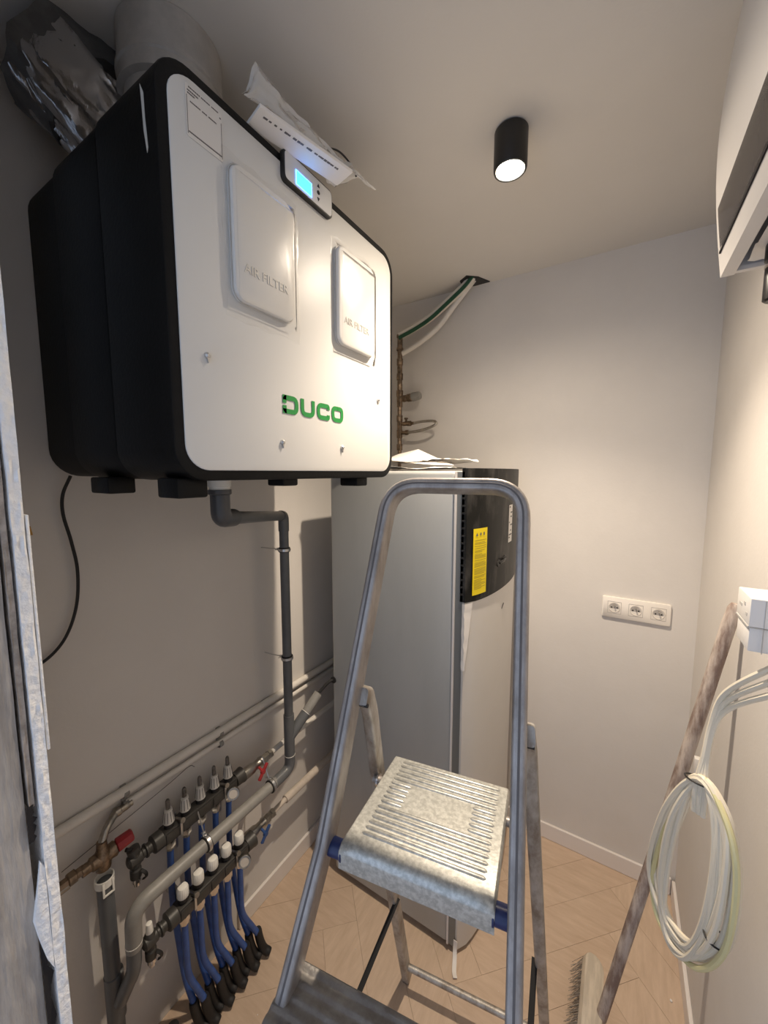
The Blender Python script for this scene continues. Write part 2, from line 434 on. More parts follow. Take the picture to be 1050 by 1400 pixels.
# ------------------------------------------------------------------ ceiling lamp
t = thing('ceiling_lamp', 'black cylindrical spotlight on the ceiling, switched on', 'lamp', (LX, LY, H))
bm = B(); lathe(bm, (LX, LY, H-.0003), (0,0,-1), [(0,.036),(.004,.0395),(.086,.0395),(.090,.038),(.090,.034),(.045,.030),(.044,.001)], 36)
obj('lamp_body', bm, M['lampb'], t)
bm = B(); lathe(bm, (LX, LY, H-.0465), (0,0,-1), [(.034,.0338),(.041,.0338)], 32)
obj('reflector_ring', bm, M['reflector'], t)
bm = B(); lathe(bm, (LX, LY, H-.086), (0,0,-1), [(0,.0320),(.003,.0320),(.0055,.026),(.007,.012)], 32); 
obj('bulb', bm, M['bulb'], t)

# ------------------------------------------------------------------ ventilation unit
DX, DY0, DY1, DZ0, DZ1 = -.592, .345, 1.012, 1.637, 2.262
cy, cz = (DY0+DY1)/2, (DZ0+DZ1)/2; hw, hh = (DY1-DY0)/2, (DZ1-DZ0)/2
u = thing('ventilation_unit', 'large black and white wall-hung ventilation unit with green lettering and lit display', 'ventilation unit', (XL, cy, DZ0))
def slab(x0, x1, ins, r, bev):
    bm = B(); extrude_poly(bm, rr(hw-ins, hh-ins, r, 8), (x0, cy, cz), EY, EZ, EX, x1-x0, bev); return bm
o = obj('rear_shell', slab(XL+.004, -.956, .004, .06, .004), M['foam'], u); o['label'] = 'black rear shell'
o = obj('middle_shell', slab(-.953, -.778, .0, .06, .004), M['foam'], u); o['label'] = 'black middle shell'
o = obj('front_shell', slab(-.774, DX-.0015, -.001, .055, .004), M['foam'], u); o['label'] = 'black front shell'
bm = B(); extrude_poly(bm, rr(hw-.0165, hh-.0165, .042, 8), (DX-.010, cy, cz), EY, EZ, EX, .0105, .0015)
fp = obj('front_panel', bm, M['panel'], u); fp['label'] = 'white front panel'
# scuff on the black edge
bm = B(); extrude_poly(bm, [(-.630,2.215),(-.622,2.20),(-.621,2.165),(-.617,2.125),(-.620,2.118),(-.626,2.15),(-.628,2.19)], (0,DY0-.0015,0), EX, EZ, -EY, .0006)
obj('scuff_mark', bm, M['scratch'], u, False)
# brand lettering: squared strokes
def stroke(bm, pts, wd, c, th=.0008):
    P = [V((p[0], p[1], 0)) for p in pts]; L, R = [], []
    for i in range(len(P)):
        a = (P[i]-P[i-1]).normalized() if i else (P[1]-P[0]).normalized()
        b = (P[i+1]-P[i]).normalized() if i < len(P)-1 else a
        tn = (a+b).normalized(); nn = V((-tn.y, tn.x, 0)); k = wd/2/max(.3, nn.dot(V((-a.y, a.x, 0))))
        L.append(P[i]+nn*k); R.append(P[i]-nn*k)
    for i in range(len(P)-1):
        q = [L[i], L[i+1], R[i+1], R[i]]
        lo = [bm.verts.new(c + EY*p.x + EZ*p.y) for p in q]; hi = [bm.verts.new(c + EY*p.x + EZ*p.y + EX*th) for p in q]
        bm.faces.new(hi)
        for k in range(4): bm.faces.new((lo[k], lo[(k+1)%4], hi[(k+1)%4], hi[k]))
def rnd(pts, r, n=5): return [tuple(p)[:2] for p in elbow([(a, b, 0) for a, b in pts], r, n)]
bm = B(); lh = .037; lw_ = .044; sw = .0098; h2 = sw/2; gapx = .0075
LB = V((DX+.0012, .570, 1.770))
def letter(i): return LB + EY*(i*(lw_+gapx))
c = letter(0)
stroke(bm, rnd([(h2, lh*.56),(h2, lh-h2),(lw_-h2, lh-h2),(lw_-h2, h2),(h2, h2),(h2, lh*.44)], .011), sw, c)
box(bm, (c.x, c.y, c.z+lh-sw), (c.x+.0008, c.y+sw, c.z+lh)); box(bm, (c.x, c.y, c.z), (c.x+.0008, c.y+sw, c.z+sw))
c = letter(1)
stroke(bm, rnd([(h2, lh),(h2, h2),(lw_-h2, h2),(lw_-h2, lh)], .012), sw, c)
c = letter(2)
stroke(bm, rnd([(lw_-h2, lh*.66),(lw_-h2, lh-h2),(h2, lh-h2),(h2, h2),(lw_-h2, h2),(lw_-h2, lh*.34)], .011), sw, c)
c = letter(3)
stroke(bm, rnd([(lw_/2, lh-h2),(lw_-h2, lh-h2),(lw_-h2, h2),(h2, h2),(h2, lh-h2),(lw_/2+.001, lh-h2)], .011), sw, c)
obj('lettering', bm, M['green'], u, False)
# QR code is left out: label frame and its blurred lines of print only
bm = B(); L0 = V((DX+.0012, 0, 0))
def bar(bm, y0, y1, z0, z1, th=.0003): box(bm, (DX+.001, y0, z0), (DX+.0013+th, y1, z1))
extrude_poly(bm, rr(.0315, .037, .003, 3), (DX+.001, .409, 2.205), EY, EZ, EX, .0004)
bmesh.ops.translate(bm, vec=(0,.011,-.007), verts=bm.verts); lab = obj('sticker', bm, M['label'], u, False); lab['label'] = 'paper sticker with small print'
bm = B()
for (a, b, z) in ((.383,.402,2.2385),(.404,.419,2.2385),(.422,.434,2.2385),(.381,.399,2.2335),(.381,.393,2.2295),(.385,.402,2.2195),(.405,.413,2.2195),(.416,.430,2.2195),(.436,.439,2.2325)):
    y = a
    while y < b:
        wq = random.uniform(.0012, .003); bar(bm, y, min(b, y+wq), z-.0009, z+.0009, .0005); y += wq + .0006
y = .381
while y < .437:
    wq = random.uniform(.0012,.003); bar(bm, y, y+wq, 2.1745, 2.1765, .0005); y += wq+.0005
for a in (.3795,.4385): bar(bm, a, a+.0006, 2.172, 2.226, .0005)
bmesh.ops.translate(bm, vec=(0,.011,-.007), verts=bm.verts); obj('sticker_print', bm, M['grey_print'], lab, False)
# display module
bm = B(); extrude_poly(bm, rr(.073, .029, .010, 5), (DX, .653, 2.2405), EY, EZ, EX, .010, .002)
dm = obj('display_module', bm, M['black'], u)
bm = B(); extrude_poly(bm, rr(.0695, .0252, .008, 5), (DX+.0095, .653, 2.2405), EY, EZ, EX, .0015)
obj('display_face', bm, M['panel'], dm)
bm = B(); box(bm, (DX+.0105, .611, 2.2195), (DX+.0122, .657, 2.2455)); obj('display_glow_rim', bm, M['lcdglow'], dm, False)
bm = B(); box(bm, (DX+.0115, .613, 2.2205), (DX+.0128, .654, 2.2435)); obj('display_screen', bm, M['lcd'], dm, False)
for z, k in ((2.2535, 3), (2.241, 8), (2.2285, 3)):
    bm = B(); pts = [(.0042*math.cos(2*PI*i/k + (PI/2 if z > 2.25 else -PI/2)), .0042*math.sin(2*PI*i/k + (PI/2 if z > 2.25 else -PI/2))) for i in range(k)]
    extrude_poly(bm, pts, (DX+.0105, .678, z), EY, EZ, EX, .0016); obj('button', bm, M['black'], dm, False)
# filter covers with wrapping film
def filt(y0, y1, z0, z1, txt, th):
    bm = B(); extrude_poly(bm, rr((y1-y0)/2, (z1-z0)/2, .022, 6), (DX+.0008, (y0+y1)/2, (z0+z1)/2), EY, EZ, EX, th, .006)
    f = obj('filter_cover', bm, M['cover'], u)
    bm = B(); hw_, hh_ = (y1-y0)/2, (z1-z0)/2
    P = [V((DX+.006, (y0+y1)/2+p[0], (z0+z1)/2+p[1])) for p in rr(hw_+.0016, hh_+.0016, .0235, 6)]
    sweep(bm, P, circ(.0011, 6), closed=True); obj('cover_rim', bm, M['emboss'], f)
    b = text_bm(txt, .022, (DX+th+.0008, y0+.018, z0+.050), EY, EZ, EX, .0022); obj('embossed_text', b, M['emboss'], f, False)
    # film
    bm = B(); n = 26; rows = []
    a0, a1, b0, b1 = y0-.012, y1+.022, z0-.030, z1+.018
    for i in range(n+1):
        row = []
        for j in range(n+1):
            yy = a0+(a1-a0)*i/n; zz = b0+(b1-b0)*j/n
            e = min(i, n-i, j, n-j)/n
            yy += .008*noise.noise(V((zz*25, y0*9, 1)))*(1 if i in (0, n) else 0)
            zz += .010*noise.noise(V((yy*25, y0*9, 4)))*(1 if j in (0, n) else 0)
            xx = DX + .0012 + min(1, max(0, (e-.06)/.05))*(th+.0006) + .0010*abs(noise.noise(V((yy*22, zz*9, y0*5))))
            row.append(bm.verts.new((xx, yy, zz)))
        rows.append(row)
    for i in range(n):
        for j in range(n): bm.faces.new((rows[i][j], rows[i+1][j], rows[i+1][j+1], rows[i][j+1]))
    fo = obj('plastic_film', bm, M['film'], f, True, 80)
    fo['label'] = 'clear wrinkled wrapping film'
    return f
f1 = filt(.458, .600, 1.948, 2.170, 'AIR FILTER', .013); f1['label'] = 'left raised filter cover wrapped in film'
f2 = filt(.740, .893, 1.952, 2.172, 'AIR FILTER', .015); f2['label'] = 'right raised filter cover'
for (yy, zz) in ((.406,1.841),(.567,1.711),(.763,1.711),(.928,1.851)):
    bm = B(); lathe(bm, (DX+.0008, yy, zz), EX, [(0,.0055),(.003,.005),(.0055,.0025)], 12)
    extrude_poly(bm, [(-.004,.004),(.004,.004),(0,-.010)], (DX+.0008, yy, zz-.002), EY, EZ, EX, .004)
    s = obj('clip', bm, M['clampm'], u, False)
for (x, y, sx, sy, hz) in ((-.87,.375,.075,.05,.028),(-.645,.385,.062,.055,.030),(-.64,.612,.05,.045,.016),(-.645,.885,.06,.05,.024)):
    bm = B(); box(bm, (x-sx/2, y-sy/2, DZ0-hz), (x+sx/2, y+sy/2, DZ0+.004), .004); obj('foot', bm, M['foam'], u)
bm = B(); lathe(bm, (-.77,.545,DZ0+.002), -EZ, [(0,.025),(.020,.025),(.021,.022),(.034,.022)], 20); o = obj('drain_spout', bm, M['white_pl'], u); o['label'] = 'white drain spout'
# round metal duct to the ceiling
t = thing('round_duct', 'round grey metal duct rising from the unit to the ceiling', 'duct', (-.80,.50,DZ1))
bm = B(); lathe(bm, (-.80,.50,DZ1+.0008), EZ, [(0,.084),(.118,.084),(.120,.092),(H-DZ1-.002,.092)], 40); obj('duct_pipe', bm, M['duct'], t)
bm = B(); lathe(bm, (-.80,.50,DZ1+.100), EZ, [(0,.085),(.003,.094),(.009,.094),(.012,.0925),(.030,.0925),(.033,.0955),(.039,.0955),(.042,.0925)], 40); o = obj('duct_collar', bm, M['duct'], t); o['label'] = 'ribbed collar'
# crumpled foil duct
def crumple(path, r, amp, n, m_, seed, cap=True):
    bm = B(); P = cr(path, n)
    bm2 = tube(bm, P, 1, m_, radii=[r]*len(P))
    for v in bm.verts:
        ax = (V(path[-1]) - V(path[0])).normalized(); al = v.co.dot(ax); q = (v.co - ax*al)*24 + ax*al*7
        d = noise.noise_vector(q + V((seed,0,0)))*amp*.9 + noise.noise_vector(q*2.6 + V((0,seed,0)))*amp*.42 + noise.noise_vector(q*6)*amp*.14
        v.co += d
    return bm
t = thing('foil_duct', 'crumpled silver foil duct beside the ceiling above the unit', 'duct', (-.95,.44,DZ1))
obj('foil_sleeve', crumple([(-.90,.47,2.262+.012),(-.92,.44,2.32),(-.955,.40,2.38),(-.985,.375,2.43)], .082, .020, 22, 90, 3), M['foil'], t, True, 60)
obj('grey_sleeve', crumple([(-.955,.43,2.385),(-.985,.39,2.43),(-1.0,.36,2.455)], .098, .016, 10, 36, 11), M['foil_dull'], t, True, 60)
# manual in a plastic bag on the unit
t = thing('booklet', 'white folded booklet lying on top of the ventilation unit behind the display', 'booklet', (-.60,.60,DZ1))
bm = B(); uu = V((.049, .205, 0)).normalized(); vv = V((uu.y, -uu.x, 0)); c = V((-.5295,.5995,DZ1+.0055)) - vv*.026
obox(bm, c, uu, vv, EZ, .205, .052, .006, .001); obj('pages', bm, M['paper'], t, False)
bm = B(); x = -.085
while x < .075:
    wq = random.uniform(.003,.008)
    obox(bm, c + uu*x + vv*.012 - EZ*.0033, uu, vv, EZ, wq, random.uniform(.003,.005), .0004); x += wq + random.choice((.0012,.0012,.006))
obj('cover_print', bm, M['grey_print'], t, False)
t2 = thing('plastic_bag', 'crumpled translucent plastic bag around the booklet on the unit', 'bag', (-.60,.62,DZ1+.01))
bm = B(); n = 22; rows = []
prof = [(.480,.006),(.492,.022),(.506,.078),(.53,.066),(.57,.050),(.62,.036),(.66,.026),(.70,.016),(.78,.008)]
def ph(y):
    for i in range(len(prof)-1):
        if prof[i][0] <= y <= prof[i+1][0]:
            k = (y-prof[i][0])/(prof[i+1][0]-prof[i][0]); return prof[i][1]*(1-k)+prof[i+1][1]*k
    return .012
for i in range(2*n+1):
    y = .482 + (.775-.482)*i/(2*n); row = []
    for j in range(11):
        k = j/10; zz = DZ1 + .011 + ph(y)*k
        xx = -.566 + (y-.48)*.239 - .012*k + .006*noise.noise(V((y*22, k*3, 1))) + .004*noise.noise(V((y*60, k*9, 5)))
        row.append(bm.verts.new((xx, y + .012*k*noise.noise(V((y*10,k*2,9))), zz)))
    rows.append(row)
for i in range(2*n):
    for j in range(10): bm.faces.new((rows[i][j], rows[i+1][j], rows[i+1][j+1], rows[i][j+1]))
M['bag'] = M['film'].copy(); M['bag'].name = 'milky_bag'
for nd in M['bag'].node_tree.nodes:
    if nd.type == 'MIX_SHADER' and not nd.inputs[0].is_linked: nd.inputs[0].default_value = .62
obj('bag_flap', bm, M['bag'], t2, True, 60)
bm = B(); n = 16; rows = []
for i in range(n+1):
    row = []
    for j in range(n+1):
        y = .685 + .045*i/n; x = -.575 + .07*j/n
        zz = DZ1 + .0125 + .010*abs(noise.noise(V((x*40, y*40, 2)))) + .004*math.sin(j/n*PI)
        row.append(bm.verts.new((x + .006*noise.noise(V((y*60,0,0))), y + .008*noise.noise(V((x*50,3,0))), zz)))
    rows.append(row)
for i in range(n):
    for j in range(n): bm.faces.new((rows[i][j], rows[i+1][j], rows[i+1][j+1], rows[i][j+1]))
obj('bag_corner', bm, M['bag'], t2, True, 60)
bm = B(); tube(bm, cr([(-.545,.64,DZ1+.028),(-.530,.68,DZ1+.042),(-.520,.71,DZ1+.032),(-.515,.725,DZ1+.014)],8), .0018, 6)
obj('bag_edge', bm, M['blackrub'], t2)
# black power cable
bm = B(); tube(bm, cr([(-1.06,.372,1.642),(-1.08,.362,1.60),(-1.082,.360,1.555),(-1.082,.371,1.49),(-1.084,.379,1.42),(-1.084,.372,1.34),(-1.085,.350,1.275),(-1.087,.318,1.235),(-1.088,.27,1.212),(-1.09,.22,1.20)],10), .0036, 8)
tag(obj('power_cable', bm, M['blackrub']), 'thin black cable looping down the left wall from the ventilation unit', 'cable')

# ------------------------------------------------------------------ drain pipes
t = thing('drain_pipe', 'dark grey plastic drain pipe running down and along the left wall', 'pipe', (-.98,.935,.55))
bm = B(); tube(bm, elbow([(-.77,.545,1.604),(-.77,.545,1.547),(-.80,.60,1.541)],.018), .0215, 18)
lathe(bm, (-.77,.545,1.612), -EZ, [(0,.0225),(.001,.0255),(.010,.0255),(.012,.0222)], 20); o = obj('elbow_socket', bm, M['pvc_dark'], t); o['label'] = 'dark blue grey elbow socket'
bm = B(); tube(bm, elbow([(-.79,.583,1.542),(-.98,.935,1.503),(-.98,.935,.70)],.028,8), .0158, 16); obj('pipe_run', bm, M['pvc'], t)
bm = B(); tube(bm, elbow([(-.965,.908,1.506),(-.98,.935,1.503),(-.98,.935,1.45)],.026,8), .0178, 16); obj('elbow_top', bm, M['pvc'], t)
bm = B(); tube(bm, [(-.98,.935,.78),(-.98,.935,.62)], .0188, 16); tube(bm, [(-.98,.935,.69),(-.966,1.01,.752)], .0188, 16); obj('wye_fitting', bm, M['pvc'], t)
bm = B(); tube(bm, [(-.967,1.005,.748),(-.955,1.068,.80)], .0168, 16); o = obj('branch_pipe', bm, M['pvc_light'], t); o['label'] = 'light grey branch pipe'
bm = B(); tube(bm, [(-.98,.935,.64),(-.98,.935,.61)], .0176, 16); tube(bm, elbow([(-.98,.935,.65),(-.98,.935,.572),(-.98,.86,.566)],.03,8), .0185, 16); obj('elbow_bottom', bm, M['pvc'], t)
bm = B(); tube(bm, [(-.98,.87,.567),(-.98,.45,.567)], .0178, 18); o = obj('sloping_pipe', bm, M['pvc_light'], t)
bm = B(); tube(bm, elbow([(-.98,.50,.567),(-.98,.398,.565),(-.982,.396,.46)],.04,8), .0188, 18); obj('elbow_left', bm, M['pvc_light'], t)
bm = B(); tube(bm, elbow([(-.982,.396,.52),(-.983,.394,.40),(-1.025,.375,.30)],.03,6), .0168, 18); obj('drop_pipe', bm, M['pvc'], t)
for p, ax in (((-.98,.935,.625), EZ), ((-.966,1.008,.752), V((.16,.80,.64)).normalized()), ((-.982,.396,.475), EZ)):
    bm = B(); lathe(bm, V(p)-ax*.001, ax, [(0,.0195),(.002,.0195)], 20); o = obj('seal_ring', bm, M['white_pl'], t); o['label'] = 'white seal ring'
def clamp(p, ax, toward, r, parent):
    ax = V(ax).normalized(); p = V(p); tw = V(toward).normalized()
    bm = B(); lathe(bm, p - ax*.008, ax, [(0,r+.0005),(.001,r+.004),(.015,r+.004),(.016,r+.0005)], 20)
    c1 = obj('clamp_lining', bm, M['blackrub'], parent)
    bm = B(); lathe(bm, p - ax*.005, ax, [(0,r+.0035),(.0005,r+.0055),(.0095,r+.0055),(.010,r+.0035)], 20)
    sd = ax.cross(tw).normalized()
    obox(bm, p + tw*(r+.009), tw, sd, ax, .012, .004, .010)
    cyl(bm, p + tw*(r+.002), p + tw*(XL*0 + .10), .002, 6)
    cyl(bm, p + tw*(r+.010) - sd*.014, p + tw*(r+.010) + sd*.014, .0022, 6)
    o = obj('clamp_band', bm, M['clampm'], parent); o['label'] = 'zinc pipe clamp'
for z in (1.385, .995): clamp((-.98,.935,z), EZ, (-1,-.15,0), .0158, t)
for y in (.600, .845): clamp((-.98,y,.567), EY, (-.45,0,1), .0178, t)
t = thing('waste_stack', 'thick grey plastic waste stack at the bottom of the left wall', 'pipe', (-1.045,.37,0))
bm = B(); tube(bm, [(-1.045,.368,.635),(-1.045,.371,.002)], .0180, 20); obj('stack_pipe', bm, M['pvc'], t)
bm = B(); lathe(bm, (-1.045,.371,.24), EZ, [(0,.0185),(.002,.0215),(.13,.0215),(.132,.0185)], 20); obj('socket', bm, M['pvc'], t)
bm = B(); tube(bm, elbow([(-1.045,.371,.10),(-1.02,.28,.16),(-1.0,.20,.10)],.04,8), .022, 18); obj('lower_branch', bm, M['pvc'], t)
bm = B(); sweep(bm, [(-1.045+p[0],.368+p[1],.640) for p in circ(.0195,20)], rr(.010,.0016,.001,1), ref=EZ, closed=True); o = obj('stack_rim', bm, M['white_pl'], t); o['label'] = 'white overflow cup'
bm = B(); box(bm,(-1.0265,.355,.615),(-1.0235,.360,.648),.001); box(bm,(-1.0265,.376,.615),(-1.0235,.381,.648),.001); box(bm,(-1.0265,.355,.611),(-1.0235,.381,.616),.001); obj('cup_bracket', bm, M['white_pl'], t)
# conduits on left wall
t = thing('upper_conduit', 'upper of the two long white conduits along the left wall', 'pipe', (-1.087,.7,.80))
bm = B(); tube(bm, [(-1.087,.17,.808),(-1.087,.73,.798),(-1.087,1.74,.783)], .0128, 14); obj('conduit', bm, M['cream_pl'], t)
for y in (.444,.730):
    bm = B(); z = .80 + (.444-y)*.02
    sweep(bm, [(-1.087+.0125*math.cos(a), y, z+.0125*math.sin(a)) for a in [math.radians(q) for q in range(-130, 131, 20)]], rr(.007,.0012,.001,1), ref=EY)
    sweep(bm, [(-1.087+.0105*math.cos(a), y, z-.038+.0105*math.sin(a)) for a in [math.radians(q) for q in range(-130, 131, 20)]], rr(.007,.0012,.001,1), ref=EY)
    box(bm, (-1.0995,y-.007,z-.052),(-1.093,y+.007,z+.016),.001)
    o = obj('pipe_bracket', bm, M['pvc_light'], t); o['label'] = 'grey pipe bracket'
t = thing('lower_conduit', 'lower thinner white conduit along the left wall ending in a brass valve', 'pipe', (-1.089,.7,.76))
bm = B(); tube(bm, [(-1.089,.445,.765),(-1.089,1.74,.745)], .0095, 12); obj('conduit', bm, M['cream_pl'], t)
bm = B(); lathe(bm, (-1.083,.415,.762), EY, [(0,.012),(.012,.012),(.014,.010),(.030,.010),(.032,.0085),(.042,.0085)], 14); obj('coupling', bm, M['nickel'], t)
t = thing('safety_valve', 'dull brass safety valve with red knob on the left wall', 'valve', (-1.05,.37,.70))
bm = B(); lathe(bm, (-1.050,.370,.665), EZ, [(0,.010),(.004,.0165),(.022,.019),(.044,.018),(.056,.012),(.075,.011)], 18)
lathe(bm, (-1.05,.370,.698), EY, [(-.045,.013),(-.028,.013),(-.024,.017),(.020,.018),(.026,.019),(.030,.016)], 18)
lathe(bm, (-1.052,.330,.700), -EY, [(0,.012),(.014,.012),(.016,.016),(.03,.016),(.032,.011),(.10,.011)], 6)
obj('valve_body', bm, M['brass'], t)
bm = B(); tube(bm, elbow([(-1.052,.372,.735),(-1.06,.385,.757),(-1.083,.418,.763)],.015), .0095, 12); obj('outlet_bend', bm, M['nickel'], t)
bm = B(); lathe(bm, (-1.048,.400,.702), V((.12,1,.12)), [(0,.014),(.002,.0175),(.034,.0160),(.037,.013)], 10); o = obj('valve_knob', bm, M['red'], t, True, 20); o['label'] = 'red plastic knob'
bm = B(); tube(bm, [(-1.052,.30,.692),(-1.052,.17,.690)], .011, 12); obj('feed_pipe', bm, M['nickel'], t)

# ------------------------------------------------------------------ heating manifolds
def manifold(name, label, x, z, y0, dy, kind):
    t = thing(name, label, 'manifold', (x, y0, z))
    yk = [y0 + dy*i for i in range(5)]
    bm = B(); box(bm, (x-.019, y0-.022, z-.019), (x+.019, yk[-1]+.022, z+.019), .004); 
    obj('manifold_bar', bm, M['manif'], t)
    bm = B(); 
    for i in range(5): box(bm, (x+.0192, yk[i]-.019, z-.0145), (x+.0212, yk[i]+.019, z+.0145), .0015)
    obj('bar_panel', bm, M['manif'], t)
    bm = B(); lathe(bm, (x, y0-.020, z), -EY, [(0,.016),(.002,.0235),(.026,.0235),(.029,.019),(.031,.0145),(.040,.0145),(.042,.018),(.046,.018),(.048,.013),(.054,.013)], 16)
    obj('end_union', bm, M['manif'], t, True, 25)
    bm = B(); lathe(bm, (x, yk[-1]+.020, z), EY, [(0,.016),(.002,.0225),(.022,.0235),(.030,.0255),(.033,.0255),(.034,.018)], 20)
    obj('end_nut', bm, M['manif'], t)
    for i, y in enumerate(yk):
        if kind == 'flow':
            bm = B(); lathe(bm, (x, y, z+.014), EZ, [(0,.0135),(.016,.0135),(.018,.011)], 16); k = obj('valve_neck', bm, M['blackrub'], t)
            bm = B(); lathe(bm, (x, y, z+.031), EZ, [(0,.0135),(.002,.0150),(.036,.0108),(.040,.0100),(.041,.0065)], 20)
            f = obj('flow_knob', bm, M['flow'], t); 
            bm = B()
            for q in range(10):
                a = 2*PI*q/10; p0 = V((x+.0146*math.cos(a), y+.0146*math.sin(a), z+.037)); p1 = V((x+.0112*math.cos(a), y+.0112*math.sin(a), z+.066))
                cyl(bm, p0, p1, .0008, 4)
            obj('knob_line', bm, M['grey_print'], f, False)
            bm = B(); lathe(bm, (x, y, z+.071), EZ, [(0,.0058),(.004,.0058),(.005,.0028),(.018,.0028),(.019,.0045),(.022,.0045)], 12); obj('gauge_stem', bm, M['brass'], f)
            bm = B(); lathe(bm, (x, y, z+.0705), EZ, [(0,.0062),(.024,.0060),(.029,.0035)], 12); obj('sight_glass', bm, M['glass'], f)
        else:
            bm = B(); lathe(bm, (x, y, z+.014), EZ, [(0,.0135),(.010,.0135),(.012,.0155),(.020,.0155),(.022,.010)], 16); k = obj('valve_neck', bm, M['blackrub'], t)
            n = 36; pr = [(0,.0140),(.002,.0148),(.024,.0142),(.029,.0118),(.0305,.008)]
            bm = B(); rings = []
            for h_, r_ in pr: rings.append([bm.verts.new((x + r_*(1+.05*(q%2))*math.cos(2*PI*q/n), y + r_*(1+.05*(q%2))*math.sin(2*PI*q/n), z+.034+h_)) for q in range(n)])
            for a in range(len(pr)-1):
                for q in range(n): bm.faces.new((rings[a][q], rings[a][(q+1)%n], rings[a+1][(q+1)%n], rings[a+1][q]))
            bm.faces.new(rings[0]); bm.faces.new(rings[-1])
            obj('cap_knob', bm, M['white_pl'], t, True, 30)
        bm = B(); lathe(bm, (x, y, z-.016), -EZ, [(0,.0115),(.008,.0115),(.009,.0142),(.026,.0142),(.027,.0115),(.036,.0110)], 6)
        obj('tube_nut', bm, M['chrome'], t, True, 25)
    for y in (yk[0]+dy/2, yk[-1]-dy/2):
        bm = B(); cyl(bm, (x-.012, y, z+.014), (x+.024, y, z+.028), .0052, 12); lathe(bm, (x+.024, y, z+.028), V((1,0,.35)), [(0,.0055),(.001,.0070),(.006,.0070)], 12)
        obj('bracket_screw', bm, M['nickel'], t)
        bm = B(); box(bm, (XL+.0005, y-.008, z-.045), (x-.010, y+.008, z-.020), .001); box(bm, (x-.022, y-.008, z-.085), (x-.018, y+.008, z+.024), .001)
        box(bm, (x+.0185,y-.0035,z-.022),(x+.0215,y+.0035,z+.020),.0008)
        obj('wall_bracket', bm, M['clampm'], t)
    # temperature gauge facing the room
    gy = yk[-1]-.008; gx = x+.036; gz = z-.006
    gn = V((.72,-.60,.35)).normalized(); gc = V((gx, gy, gz))
    bm = B(); cyl(bm, (x+.012, gy+.006, gz), gc, .008, 10); _lathe2(bm, gc - gn*.004, gn, [(0,.013),(.001,.0185),(.010,.0185),(.0112,.0175),(.0112,.0140),(.009,.0135)], 28); g = obj('gauge_rim', bm, M['nickel'], t); g['label'] = 'round chrome rimmed gauge'
    bm = B(); _lathe2(bm, gc, gn, [(.0045,.0136),(.0058,.0134)], 24); obj('gauge_dial', bm, M['dial'], g)
    return t, yk
t_up, yk_up = manifold('supply_manifold', 'upper dark heating manifold with five tall ribbed flow meters', -1.035, .640, .525, .048, 'flow')
t_lo, yk_lo = manifold('return_manifold', 'lower dark heating manifold with five round white caps', -.975, .448, .520, .046, 'cap')
# drain cocks on the left ends
def cock(name, label, x, y, z, white):
    t = thing(name, label, 'valve', (x, y, z))
    bm = B(); lathe(bm, (x, y+.008, z), -EY, [(0,.0125),(.004,.016),(.020,.017),(.032,.016),(.036,.010)], 16)
    lathe(bm, (x, y-.010, z+.016), -EZ, [(-.008,.009),(0,.013),(.030,.0145),(.034,.011),(.040,.011),(.044,.0135),(.066,.0135),(.070,.009)], 16)
    obj('cock_body', bm, M['manif'], t, True, 30)
    bm = B(); lathe(bm, (x, y-.010, z-.052), V((.08,0,-1)), [(0,.0095),(.012,.0105),(.014,.0075),(.022,.0075),(.024,.0055)], 12); o = obj('hose_tip', bm, M['chrome'], t); o['label'] = 'chrome hose tip'
    if white:
        bm = B(); lathe(bm, (x, y-.010, z+.022), EZ, [(0,.0085),(.002,.0095),(.020,.0075),(.026,.0070),(.027,.004)], 12); o = obj('vent_cap', bm, M['white_pl'], t); o['label'] = 'white vent cap'
    else:
        bm = B(); lathe(bm, (x, y-.010, z+.020), V((-.2,-.2,1)), [(0,.013),(.002,.0155),(.012,.0150),(.015,.008)], 16); obj('vent_cap', bm, M['manif'], t)
        bm = B(); cyl(bm, (x,y-.014,z+.030),(x-.002,y-.028,z+.042),.005,8); obj('vent_nipple', bm, M['blackrub'], t)
    bm = B(); sweep(bm, cr([(x+.016,y-.004,z-.028),(x+.022,y+.004,z-.040),(x+.018,y+.006,z-.056),(x+.012,y,z-.060)],5), rr(.004,.0015,.001,1), ref=EY); obj('strap', bm, M['blackrub'], t)
    return t
cock('drain_cock', 'dark drain cock at the left end of the upper manifold', -1.035, .444, .640, False)
cock('drain_cock', 'dark drain cock with white cap left of the lower manifold', -.975, .440, .448, True)
